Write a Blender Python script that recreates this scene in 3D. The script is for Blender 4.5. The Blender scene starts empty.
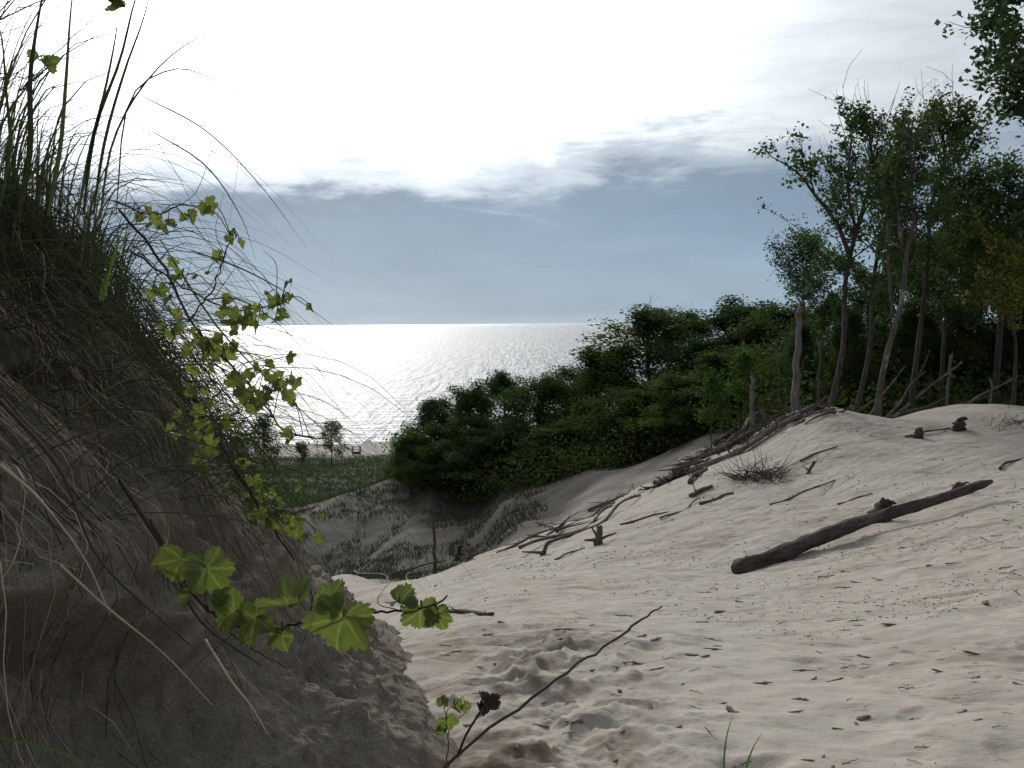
import bpy, math, random
import numpy as np
from mathutils import Vector, Matrix, Euler

scene = bpy.context.scene
COL = scene.collection
R = math.radians
rng = np.random.default_rng(7)

# ------------------------------------------------------------------ camera
F = 1000.0
PITCH = math.atan(61 / F)
ROLL = R(0.45)
LAKE_Z = -30.0
cf = np.array([0, math.cos(PITCH), -math.sin(PITCH)])
cu0 = np.array([0, math.sin(PITCH), math.cos(PITCH)])
cr0 = np.array([1.0, 0, 0])
cr = cr0 * math.cos(ROLL) + cu0 * math.sin(ROLL)
cr = cr0 * math.cos(ROLL) - cu0 * math.sin(ROLL)
cu = cu0 * math.cos(ROLL) + cr0 * math.sin(ROLL)
cam = bpy.data.cameras.new('camera')
cam_o = bpy.data.objects.new('camera', cam)
COL.objects.link(cam_o)
m = Matrix(((cr[0], cu[0], -cf[0], 0), (cr[1], cu[1], -cf[1], 0), (cr[2], cu[2], -cf[2], 0), (0, 0, 0, 1)))
cam_o.matrix_world = m
cam.sensor_width = 36
cam.lens = 36 * F / 1024
cam.clip_start = 0.05
cam.clip_end = 90000
scene.camera = cam_o


def ray(px, py):
    d = cf + (px - 512) / F * cr - (py - 384) / F * cu
    return d / d[1]


def P(px, py, Y):
    """world point on the sight line of a photo pixel, Y metres ahead (planning aid)"""
    return ray(px, py) * Y


# ------------------------------------------------------------------ numpy noise
_perm = np.random.default_rng(3).permutation(256)
_perm = np.concatenate([_perm, _perm, _perm])
_g3 = np.random.default_rng(4).normal(size=(256, 3))
_g3 /= np.linalg.norm(_g3, axis=1)[:, None]


def noise3(p):
    p = np.asarray(p, float)
    i = np.floor(p).astype(int)
    f = p - i
    i &= 255
    u = f * f * f * (f * (f * 6 - 15) + 10)
    out = 0
    for dx in (0, 1):
        wx = u[..., 0] if dx else 1 - u[..., 0]
        for dy in (0, 1):
            wy = u[..., 1] if dy else 1 - u[..., 1]
            for dz in (0, 1):
                wz = u[..., 2] if dz else 1 - u[..., 2]
                h = _perm[_perm[_perm[(i[..., 0] + dx) & 255] + ((i[..., 1] + dy) & 255)] + ((i[..., 2] + dz) & 255)]
                g = _g3[h]
                out = out + wx * wy * wz * (g[..., 0] * (f[..., 0] - dx) + g[..., 1] * (f[..., 1] - dy) + g[..., 2] * (f[..., 2] - dz))
    return out * 1.6


def n2(x, y, s, seed=0.0):
    x = np.asarray(x, float)
    return noise3(np.stack([x / s, np.asarray(y, float) / s, np.full(x.shape, seed + 0.37)], -1))


def fbm3(p, octv=4, lac=2.1, gain=0.5):
    a, o = 1.0, 0
    p = np.asarray(p, float)
    for _ in range(octv):
        o = o + a * noise3(p)
        p = p * lac + 11.3
        a *= gain
    return o


def sstep(a, b, x):
    t = np.clip((x - a) / (b - a), 0, 1)
    return t * t * (3 - 2 * t)


# ------------------------------------------------------------------ mesh helpers
class MB:
    def __init__(self):
        self.v, self.q, self.t, self.n = [], [], [], 0

    def add(self, v, q=None, t=None):
        v = np.asarray(v, float)
        if q is not None and len(q):
            self.q.append(np.asarray(q, int) + self.n)
        if t is not None and len(t):
            self.t.append(np.asarray(t, int) + self.n)
        self.v.append(v)
        self.n += len(v)

    def tube(self, pts, rad, sides=8, rough=0.0, seed=0.0, cap=True, twist=0.0):
        pts = np.asarray(pts, float)
        rad = np.asarray(rad, float)
        n = len(pts)
        tg = np.gradient(pts, axis=0)
        tg /= np.linalg.norm(tg, axis=1)[:, None] + 1e-9
        ref = np.array([0.31, 0.17, 0.93]) if abs(tg[0] @ np.array([0.31, 0.17, 0.93])) < 0.9 else np.array([1.0, 0, 0])
        a = np.cross(tg, ref)
        a /= np.linalg.norm(a, axis=1)[:, None] + 1e-9
        b = np.cross(tg, a)
        th = np.linspace(0, 2 * np.pi, sides, endpoint=False)
        rr = np.repeat(rad[:, None], sides, 1)
        if rough:
            k = np.arange(n)[:, None] + 0 * th[None]
            q = np.stack([np.cos(th)[None] * 1.7 + 0 * k, np.sin(th)[None] * 1.7 + 0 * k, k * 0.45 * min(1.0, 16 / n) + seed], -1)
            rr = rr * (1 + rough * fbm3(q, 3))
        v = pts[:, None] + rr[..., None] * (np.cos(th)[None, :, None] * a[:, None] + np.sin(th)[None, :, None] * b[:, None])
        v = v.reshape(-1, 3)
        i = np.arange(n - 1)[:, None] * sides
        j = np.arange(sides)[None]
        j2 = (j + 1) % sides
        q = np.stack([i + j, i + j2, i + sides + j2, i + sides + j], -1).reshape(-1, 4)
        t = None
        if cap:
            v = np.vstack([v, pts[0], pts[-1]])
            c0, c1 = n * sides, n * sides + 1
            jj = np.arange(sides)
            t = np.vstack([np.stack([np.full(sides, c0), (jj + 1) % sides, jj], -1),
                           np.stack([np.full(sides, c1), (n - 1) * sides + jj, (n - 1) * sides + (jj + 1) % sides], -1)])
        self.add(v, q, t)

    def build(self, name, mat, parent=None, smooth=True, attrs=None):
        me = bpy.data.meshes.new(name)
        v = np.vstack(self.v)
        loops, starts = [], []
        off = 0
        if self.q:
            q = np.vstack(self.q)
            loops.append(q.ravel())
            starts.append(off + 4 * np.arange(len(q)))
            off += q.size
        if self.t:
            t = np.vstack(self.t)
            loops.append(t.ravel())
            starts.append(off + 3 * np.arange(len(t)))
            off += t.size
        loops = np.concatenate(loops)
        starts = np.concatenate(starts)
        me.vertices.add(len(v))
        me.vertices.foreach_set('co', v.ravel().astype(np.float32))
        me.loops.add(len(loops))
        me.loops.foreach_set('vertex_index', loops.astype(np.int32))
        me.polygons.add(len(starts))
        me.polygons.foreach_set('loop_start', starts.astype(np.int32))
        if smooth:
            me.polygons.foreach_set('use_smooth', np.ones(len(starts), bool))
        me.update(calc_edges=True)
        me.validate()
        for k, val in (attrs or {}).items():
            val = np.asarray(val, np.float32)
            if val.ndim == 1:
                at = me.attributes.new(k, 'FLOAT', 'POINT')
                at.data.foreach_set('value', val)
            else:
                at = me.attributes.new(k, 'FLOAT_COLOR', 'POINT')
                at.data.foreach_set('color', np.hstack([val, np.ones((len(val), 1))]).astype(np.float32).ravel())
        if mat:
            me.materials.append(mat)
        o = bpy.data.objects.new(name, me)
        COL.objects.link(o)
        if parent:
            o.parent = parent
        return o


def tag(o, label=None, cat=None, group=None, kind=None):
    if label:
        o['label'] = label
    if cat:
        o['category'] = cat
    if group:
        o['group'] = group
    if kind:
        o['kind'] = kind
    return o


def empty(name, loc, label, cat, group=None):
    o = bpy.data.objects.new(name, None)
    o.empty_display_size = 0.1
    o.location = [float(c) for c in loc]
    COL.objects.link(o)
    return tag(o, label, cat, group)


def spline(pts, n):
    """Catmull-Rom through pts"""
    pts = np.asarray(pts, float)
    if len(pts) == 2:
        t = np.linspace(0, 1, n)[:, None]
        return pts[0] * (1 - t) + pts[1] * t
    e = np.vstack([2 * pts[0] - pts[1], pts, 2 * pts[-1] - pts[-2]])
    out = []
    for s in np.linspace(0, len(pts) - 1 - 1e-6, n):
        i = int(s)
        t = s - i
        p0, p1, p2, p3 = e[i], e[i + 1], e[i + 2], e[i + 3]
        out.append(0.5 * (2 * p1 + (p2 - p0) * t + (2 * p0 - 5 * p1 + 4 * p2 - p3) * t * t + (3 * p1 - p0 - 3 * p2 + p3) * t ** 3))
    return np.array(out)


# ------------------------------------------------------------------ materials
def new_mat(name):
    mt = bpy.data.materials.new(name)
    mt.use_nodes = True
    nt = mt.node_tree
    nt.nodes.clear()
    out = nt.nodes.new('ShaderNodeOutputMaterial')
    return mt, nt, out


class NT:
    def __init__(self, nt):
        self.nt = nt

    def n(self, t, **kw):
        nd = self.nt.nodes.new(t)
        for k, v in kw.items():
            setattr(nd, k, v)
        return nd

    def l(self, a, b):
        self.nt.links.new(a, b)

    def math(self, op, a, b=None, c=None, clamp=False):
        nd = self.n('ShaderNodeMath', operation=op, use_clamp=clamp)
        for i, x in enumerate((a, b, c)):
            if x is None:
                continue
            if isinstance(x, (int, float)):
                nd.inputs[i].default_value = x
            else:
                self.l(x, nd.inputs[i])
        return nd.outputs[0]

    def noise(self, vec, scale, detail=4, rough=0.55, dist=0.0):
        nd = self.n('ShaderNodeTexNoise')
        nd.inputs['Scale'].default_value = scale
        nd.inputs['Detail'].default_value = detail
        nd.inputs['Roughness'].default_value = rough
        nd.inputs['Distortion'].default_value = dist
        if vec is not None:
            self.l(vec, nd.inputs['Vector'])
        return nd.outputs['Fac']

    def ramp(self, fac, stops, interp='LINEAR'):
        nd = self.n('ShaderNodeValToRGB')
        nd.color_ramp.interpolation = interp
        el = nd.color_ramp.elements
        while len(el) < len(stops):
            el.new(0.5)
        for e, (p, c) in zip(el, stops):
            e.position = p
            e.color = (c, c, c, 1) if isinstance(c, (int, float)) else (*c, 1)
        self.l(fac, nd.inputs[0])
        return nd.outputs[0]

    def mix(self, fac, a, b, typ='MIX'):
        nd = self.n('ShaderNodeMix', data_type='RGBA', blend_type=typ)
        for s, x in ((0, fac), (6, a), (7, b)):
            if isinstance(x, (int, float)):
                nd.inputs[s].default_value = x
            elif isinstance(x, tuple):
                nd.inputs[s].default_value = (*x, 1)
            else:
                self.l(x, nd.inputs[s])
        return nd.outputs[2]

    def mapping(self, vec, scale=(1, 1, 1), rot=(0, 0, 0), loc=(0, 0, 0)):
        nd = self.n('ShaderNodeMapping')
        nd.inputs['Scale'].default_value = scale
        nd.inputs['Rotation'].default_value = rot
        nd.inputs['Location'].default_value = loc
        self.l(vec, nd.inputs['Vector'])
        return nd.outputs[0]

    def bump(self, h, strength=0.5, dist=0.02, normal=None):
        nd = self.n('ShaderNodeBump')
        nd.inputs['Strength'].default_value = strength
        nd.inputs['Distance'].default_value = dist
        self.l(h, nd.inputs['Height'])
        if normal is not None:
            self.l(normal, nd.inputs['Normal'])
        return nd.outputs[0]

    def bsdf(self, color, rough=0.9, normal=None, spec=0.2):
        nd = self.n('ShaderNodeBsdfPrincipled')
        if isinstance(color, tuple):
            nd.inputs['Base Color'].default_value = (*color, 1)
        else:
            self.l(color, nd.inputs['Base Color'])
        if isinstance(rough, (int, float)):
            nd.inputs['Roughness'].default_value = rough
        else:
            self.l(rough, nd.inputs['Roughness'])
        nd.inputs['Specular IOR Level'].default_value = spec
        if normal is not None:
            self.l(normal, nd.inputs['Normal'])
        return nd.outputs[0]


def mat_sand():
    mt, nt, out = new_mat('sand')
    k = NT(nt)
    pos = k.n('ShaderNodeNewGeometry').outputs['Position']
    at = k.n('ShaderNodeAttribute', attribute_name='cover').outputs['Color']
    grain = k.noise(pos, 55, 3, 0.7)
    mid = k.noise(pos, 5, 5, 0.6)
    big = k.noise(pos, 0.5, 4, 0.6)
    c = k.mix(k.ramp(mid, [(0.35, 0.0), (0.7, 1.0)]), (0.86, 0.85, 0.84), (1.06, 1.05, 1.03))
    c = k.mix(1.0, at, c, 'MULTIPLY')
    c = k.mix(k.ramp(big, [(0.4, 0.0), (0.65, 0.5)]), c, k.mix(1.0, c, (0.82, 0.80, 0.78), 'MULTIPLY'))
    c = k.mix(k.ramp(grain, [(0.3, 0.3), (0.55, 0.0)]), c, k.mix(1.0, c, (0.7, 0.68, 0.66), 'MULTIPLY'))
    # brownish drift streaks of fine debris running down the slope
    stk = k.noise(k.mapping(pos, (0.7, 3.4, 0.7), (0, 0, R(-32))), 1.0, 6, 0.68, 0.5)
    patch = k.ramp(k.noise(pos, 0.55, 4, 0.6), [(0.34, 0.0), (0.56, 1.0)])
    sm_ = k.math('MULTIPLY', k.ramp(stk, [(0.50, 0.0), (0.62, 0.85)]), patch)
    c = k.mix(sm_, c, k.mix(1.0, c, (0.64, 0.595, 0.555), 'MULTIPLY'))
    speck = k.noise(k.mapping(pos, (9, 17, 9), (0, 0, R(-20))), 1.0, 3, 0.6)
    c = k.mix(k.math('MULTIPLY', k.ramp(speck, [(0.58, 0.0), (0.67, 0.75)]), patch), c, k.mix(1.0, c, (0.34, 0.29, 0.26), 'MULTIPLY'))
    rip = k.n('ShaderNodeTexWave', wave_type='BANDS')
    rip.inputs['Scale'].default_value = 2.6
    rip.inputs['Distortion'].default_value = 7
    rip.inputs['Detail'].default_value = 3
    rip.inputs['Detail Scale'].default_value = 0.9
    k.l(k.mapping(pos, (0.35, 1, 1), (0, 0, 0.35)), rip.inputs['Vector'])
    nrm = k.bump(grain, 0.5, 0.006)
    nrm = k.bump(k.noise(pos, 16, 4, 0.65), 0.5, 0.02, nrm)
    nrm = k.bump(rip.outputs['Fac'], 0.35, 0.018, nrm)
    k.l(k.bsdf(c, 0.95, nrm, 0.1), out.inputs[0])
    return mt


def mat_bank():
    mt, nt, out = new_mat('bank_sand')
    k = NT(nt)
    pos = k.n('ShaderNodeNewGeometry').outputs['Position']
    at = k.n('ShaderNodeAttribute', attribute_name='cover').outputs['Color']
    grain = k.noise(pos, 130, 4, 0.75)
    mid = k.noise(pos, 9, 6, 0.65)
    stre = k.noise(k.mapping(pos, (26, 26, 5), (0, R(35), 0)), 1.0, 5, 0.7, 0.6)
    c = k.mix(k.ramp(mid, [(0.3, 0.0), (0.7, 1.0)]), (0.80, 0.79, 0.77), (1.10, 1.08, 1.05))
    c = k.mix(1.0, at, c, 'MULTIPLY')
    c = k.mix(k.ramp(grain, [(0.35, 0.6), (0.6, 0.0)]), c, k.mix(1.0, c, (0.45, 0.42, 0.38), 'MULTIPLY'))
    c = k.mix(k.ramp(stre, [(0.52, 0.0), (0.66, 0.4)]), c, (0.14, 0.105, 0.075))
    nrm = k.bump(grain, 1.0, 0.016)
    nrm = k.bump(k.noise(pos, 52, 5, 0.75), 1.0, 0.035, nrm)
    nrm = k.bump(stre, 0.6, 0.02, nrm)
    k.l(k.bsdf(c, 0.97, nrm, 0.08), out.inputs[0])
    return mt


def mat_leaf(name, c1, c2, trans=0.35, bright=1.0, hue_obj=True, rough=0.6):
    mt, nt, out = new_mat(name)
    k = NT(nt)
    g = k.n('ShaderNodeNewGeometry')
    ri = g.outputs['Random Per Island']
    c = k.mix(ri, c1, c2)
    oi = k.n('ShaderNodeObjectInfo').outputs['Random']
    if hue_obj:
        c = k.mix(oi, k.mix(1.0, c, (0.74, 0.82, 0.86), 'MULTIPLY'), k.mix(1.0, c, (1.36, 1.24, 0.92), 'MULTIPLY'))
    df = k.n('ShaderNodeBsdfDiffuse')
    k.l(c, df.inputs['Color'])
    b = df.outputs[0]
    tr = k.n('ShaderNodeBsdfTranslucent')
    k.l(k.mix(1.0, c, (1.2 * bright, 1.4 * bright, 0.95 * bright), 'MULTIPLY'), tr.inputs['Color'])
    ms = k.n('ShaderNodeMixShader')
    ms.inputs[0].default_value = trans
    k.l(b, ms.inputs[1])
    k.l(tr.outputs[0], ms.inputs[2])
    k.l(ms.outputs[0], out.inputs[0])
    return mt


def mat_bark(name, c1, c2, scale=6.0, patch=None):
    mt, nt, out = new_mat(name)
    k = NT(nt)
    co = k.n('ShaderNodeTexCoord').outputs['Object']
    a = k.noise(k.mapping(co, (scale * 2.2, scale * 2.2, scale * 0.4)), 1.0, 6, 0.7, 0.4)
    b = k.noise(co, scale * 0.35, 4, 0.6)
    c = k.mix(k.ramp(a, [(0.35, 0.0), (0.65, 1.0)]), c1, c2)
    if patch:
        c = k.mix(k.ramp(b, [(0.52, 0.0), (0.62, 0.85)]), c, patch)
    else:
        c = k.mix(k.ramp(b, [(0.4, 0.0), (0.7, 0.6)]), c, k.mix(1.0, c, (0.6, 0.58, 0.55), 'MULTIPLY'))
    nrm = k.bump(a, 0.9, 0.02)
    k.l(k.bsdf(c, 0.9, nrm, 0.15), out.inputs[0])
    return mt


def mat_wood(name, c1, c2, axis_scale=(3, 30, 30)):
    """weathered wood, grain along the piece's own x axis"""
    mt, nt, out = new_mat(name)
    k = NT(nt)
    co = k.n('ShaderNodeTexCoord').outputs['Object']
    a = k.noise(k.mapping(co, axis_scale), 1.0, 6, 0.7, 0.3)
    b = k.noise(co, 2.5, 5, 0.6)
    c = k.mix(k.ramp(a, [(0.3, 0.0), (0.68, 1.0)]), c1, c2)
    c = k.mix(k.ramp(b, [(0.42, 0.0), (0.68, 0.7)]), c, k.mix(1.0, c, (0.5, 0.46, 0.42), 'MULTIPLY'))
    nrm = k.bump(a, 1.0, 0.03)
    k.l(k.bsdf(c, 0.92, nrm, 0.12), out.inputs[0])
    return mt


def mat_plain(name, c, rough=0.8, var=0.35):
    mt, nt, out = new_mat(name)
    k = NT(nt)
    g = k.n('ShaderNodeNewGeometry')
    ri = g.outputs['Random Per Island']
    n = k.noise(g.outputs['Position'], 20, 4, 0.6)
    f = k.math('ADD', k.math('MULTIPLY', ri, 0.6), k.math('MULTIPLY', n, 0.4))
    cc = k.mix(f, tuple(x * (1 - var) for x in c), tuple(x * (1 + var) for x in c))
    k.l(k.bsdf(cc, rough, None, 0.15), out.inputs[0])
    return mt


M = dict(
    sand=mat_sand(), bank=mat_bank(),
    leaf=mat_leaf('oak_leaves', (0.040, 0.064, 0.031), (0.080, 0.112, 0.050), 0.38),
    leaf_dark=mat_leaf('thicket_leaves', (0.030, 0.045, 0.021), (0.058, 0.078, 0.033), 0.3),
    leaf_light=mat_leaf('sapling_leaves', (0.045, 0.075, 0.022), (0.085, 0.125, 0.04), 0.4),
    leaf_gold=mat_leaf('yellowing_leaves', (0.12, 0.125, 0.035), (0.20, 0.19, 0.06), 0.5, hue_obj=False),
    leaf_grey=mat_leaf('cottonwood_leaves', (0.05, 0.075, 0.05), (0.09, 0.115, 0.075), 0.35),
    bark=mat_bark('bark', (0.035, 0.030, 0.026), (0.09, 0.08, 0.07)),
    bark_peel=mat_bark('peeling_bark', (0.05, 0.042, 0.036), (0.12, 0.10, 0.085), 5.0, (0.22, 0.21, 0.195)),
    snag=mat_bark('bare_snag_wood', (0.07, 0.064, 0.058), (0.19, 0.175, 0.16)),
    drift=mat_wood('driftwood', (0.05, 0.041, 0.035), (0.17, 0.145, 0.125)),
    drift_pale=mat_wood('pale_driftwood', (0.085, 0.073, 0.063), (0.25, 0.22, 0.195)),
    log=mat_wood('dark_log_wood', (0.020, 0.016, 0.014), (0.13, 0.107, 0.092)),
    stump=mat_wood('stump_wood', (0.03, 0.024, 0.02), (0.11, 0.085, 0.07), (20, 20, 4)),
    twig=mat_plain('twig', (0.06, 0.046, 0.038)),
    chip=mat_plain('bark_chip', (0.13, 0.095, 0.075), 0.9, 0.5),
    litter=mat_plain('litter', (0.15, 0.115, 0.09), 0.9, 0.6),
    grass_far=mat_leaf('dune_grass_far', (0.055, 0.078, 0.042), (0.090, 0.112, 0.062), 0.15),
    grass_dry=mat_leaf('dry_grass_far', (0.045, 0.048, 0.033), (0.10, 0.096, 0.070), 0.1, hue_obj=False),
    grass=mat_leaf('marram_blades', (0.028, 0.034, 0.020), (0.065, 0.075, 0.040), 0.25, hue_obj=False, rough=0.45),
    grass_green=mat_leaf('green_blades', (0.05, 0.085, 0.02), (0.07, 0.11, 0.03), 0.4, hue_obj=False, rough=0.4),
    straw=mat_plain('straw', (0.36, 0.30, 0.22), 0.7, 0.6),
    root=mat_plain('root', (0.06, 0.045, 0.036), 0.85, 0.5),
)

# ------------------------------------------------------------------ terrain
ctrl_px = [
    (512, 768, 3.4), (700, 768, 3.35), (1024, 768, 3.2), (470, 700, 4.6), (700, 690, 4.8), (1024, 680, 4.8),
    (430, 640, 6.5), (700, 620, 7.8), (1024, 600, 8.2), (420, 600, 12), (600, 590, 11), (850, 590, 10.5),
    (735, 575, 13), (1024, 530, 13), (1000, 490, 17), (550, 560, 17), (450, 580, 18), (650, 530, 18), (800, 490, 20),
    (900, 450, 22), (1024, 440, 22.5), (880, 420, 27), (1024, 412, 27), (960, 406, 27.5), (820, 408, 27.5),
    (780, 418, 28), (700, 458, 27.5), (640, 490, 26.5), (560, 525, 25.5), (480, 555, 25), (400, 582, 24),
    # beyond the lip
    (640, 500, 33), (700, 475, 33), (560, 540, 31), (480, 572, 30), (400, 590, 29), (350, 575, 30),
    (780, 440, 33), (880, 428, 33), (1000, 420, 33), (820, 415, 40), (950, 408, 42), (1060, 405, 42),
    (600, 476, 43), (500, 503, 47), (560, 490, 45), (690, 452, 43), (430, 502, 54), (400, 492, 60),
    (360, 562, 49), (480, 548, 41), (420, 556, 45), (300, 572, 48), (330, 504, 58), (390, 484, 62), (280, 510, 60),
    (340, 506, 72), (340, 493, 100), (340, 470, 140), (330, 462, 185), (330, 454, 210), (330, 446, 242),
    (200, 500, 62), (100, 500, 62), (200, 486, 105), (100, 470, 150), (100, 447, 240), (-200, 500, 62), (-200, 460, 200),
    (420, 470, 85), (420, 462, 140), (420, 452, 210), (400, 444, 240),
    (600, 440, 90), (700, 405, 90), (900, 390, 90), (1100, 385, 90), (600, 450, 150), (800, 430, 150), (1000, 420, 150),
    (600, 450, 240), (800, 452, 240), (1100, 450, 240),
]
ctrl = [P(*c) for c in ctrl_px]
ctrl += [np.array(c, float) for c in [
    (0, 0.3, -1.45), (0, -6, -1.2), (6, -6, -0.9), (-6, -6, -1.1), (6, 2, -1.1), (12, 7, -1.3), (20, 16, -1.8), (28, 25, -2.2),
    (-2.5, 3.5, -1.7), (-3, 8, -3.4), (-7, 8, -3.0), (-6, 16, -5.6), (-14, 16, -5.0), (-9, 26, -7.6), (-20, 28, -8),
    (-60, 60, -9), (60, 60, -3.5), (0, -40, 0), (40, -40, 2), (-40, -40, 0), (60, 0, 1), (-60, 0, -6), (-7, 2, -1.3),
    (120, 100, -6), (-120, 120, -18)]]
ctrl = np.array(ctrl)
WS = 4.0


def warp(x, y):
    return np.stack([np.arcsinh(np.asarray(x, float) / WS), np.arcsinh(np.asarray(y, float) / WS)], -1)


def tps(r2):
    return 0.5 * r2 * np.log(r2 + 1e-12)


def tps_fit(c, smooth=2e-4):
    w = warp(c[:, 0], c[:, 1])
    n = len(c)
    K = tps(((w[:, None] - w[None]) ** 2).sum(-1)) + smooth * np.eye(n)
    Pm = np.hstack([np.ones((n, 1)), w])
    A = np.block([[K, Pm], [Pm.T, np.zeros((3, 3))]])
    return w, np.linalg.solve(A, np.concatenate([c[:, 2], np.zeros(3)]))


_w, _sol = tps_fit(ctrl)

footprints = []
_fr = np.random.default_rng(12)
for _ in range(110):
    px, Y = _fr.uniform(430, 1060), 3.4 * math.exp(_fr.uniform(0, 1.9))
    footprints.append(((px - 512) / F * Y, Y, _fr.uniform(0, math.pi), _fr.uniform(0.4, 1.0), _fr.uniform(0.3, 0.8)))


def h_base(x, y):
    x = np.asarray(x, float)
    y = np.asarray(y, float)
    sh = x.shape
    q = warp(x.ravel(), y.ravel())
    out = np.empty(len(q))
    for i in range(0, len(q), 40000):
        s = q[i:i + 40000]
        out[i:i + 40000] = tps(((s[:, None] - _w[None]) ** 2).sum(-1)) @ _sol[:-3] + _sol[-3] + s @ _sol[-2:]
    return out.reshape(sh)


def h(x, y):
    x = np.asarray(x, float)
    y = np.asarray(y, float)
    z = h_base(x, y)
    r = np.hypot(x, y)
    far = sstep(24, 40, r)
    z = z + 0.07 * n2(x, y, 2.3) * (1 + 1.5 * far) + 0.035 * n2(x, y, 0.8, 3)
    z = z + 0.35 * far * n2(x, y, 6, 9) * (1 - sstep(150, 200, r))
    nearm = 1 - sstep(18, 30, r)
    z = z + nearm * (0.016 * n2(x, y, 0.3, 5) + 0.007 * n2(x, y, 0.12, 6))
    # elongated wind ridges running down the slope
    xr, yr = x * 0.85 + y * 0.5, -x * 0.5 + y * 0.85
    z = z + nearm * 0.03 * n2(xr * 0.55, yr * 1.9, 0.7, 8)
    # little scarps and drag furrows running down the open slope
    xs_, ys_ = x * 0.85 + y * 0.53, -x * 0.53 + y * 0.85
    fur = n2(xs_ * 0.35, ys_ * 1.5, 0.55, 14)
    z = z + sstep(9, 14, r) * (1 - sstep(30, 36, r)) * 0.05 * sstep(0.05, 0.5, n2(x, y, 3.0, 15) + 0.1) * np.abs(fur)
    # slumped clods at the foot of the bank
    lx = -0.15 + (y - 3.4) * 0.02
    slump = np.exp(-((x - lx - 0.30) / 0.5) ** 2) * sstep(2.2, 3.2, y) * (1 - sstep(5.6, 7.5, y))
    rd = n2(x * 1.0 + 0.45 * y, y * 1.5 - x * 0.4, 0.42, 21)
    clod = np.clip(rd * 2.2 + 0.1, 0, 1)
    rg2 = 1 - np.abs(n2((x + 0.35 * y) * 1.5, (y - 1.6 * x) * 0.45, 0.42, 24)) * 2.6
    z = z + slump * (0.035 * sstep(0.15, 0.42, clod) + 0.045 * np.clip(rg2, 0, 1) ** 2 + 0.018 * n2(x, y, 0.16, 22) + 0.014 * n2(x, y, 0.06, 23) + 0.008 * n2(x, y, 0.03, 25) - 0.02)
    for fx, fy, a, s, dp in footprints:
        m_ = (np.abs(x - fx) < 0.5) & (np.abs(y - fy) < 0.5)
        if not m_.any():
            continue
        dx, dy = x[m_] - fx, y[m_] - fy
        u, v = dx * math.cos(a) + dy * math.sin(a), -dx * math.sin(a) + dy * math.cos(a)
        d = np.sqrt((u / (0.15 * s)) ** 2 + (v / (0.075 * s)) ** 2)
        z[m_] += dp * s * (-0.030 * np.exp(-d ** 2.5) + 0.012 * np.exp(-((d - 1.4) / 0.4) ** 2))
    return z


def hz(x, y):
    return float(h(np.array([x]), np.array([y]))[0])


_T = np.geomspace(2.2, 330, 900)


def G(px, py):
    """first ground point on the sight line of a photo pixel"""
    d = ray(px, py)
    p = d[None] * _T[:, None]
    b = p[:, 2] - h(p[:, 0], p[:, 1])
    i = np.argmax(b < 0) if (b < 0).any() else len(b) - 1
    i = max(i, 1)
    t = b[i - 1] / (b[i - 1] - b[i] + 1e-9)
    q = p[i - 1] * (1 - t) + p[i] * t
    return np.array([q[0], q[1], hz(q[0], q[1])])


def lip_forest(a):
    return np.interp(a, [-0.3, -0.14, -0.09, 0, 0.09, 0.19, 0.27, 0.33, 0.45, 0.6, 2],
                     [400, 66, 58, 49, 45.5, 44, 35, 29.8, 29.2, 29.5, 30])


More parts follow.
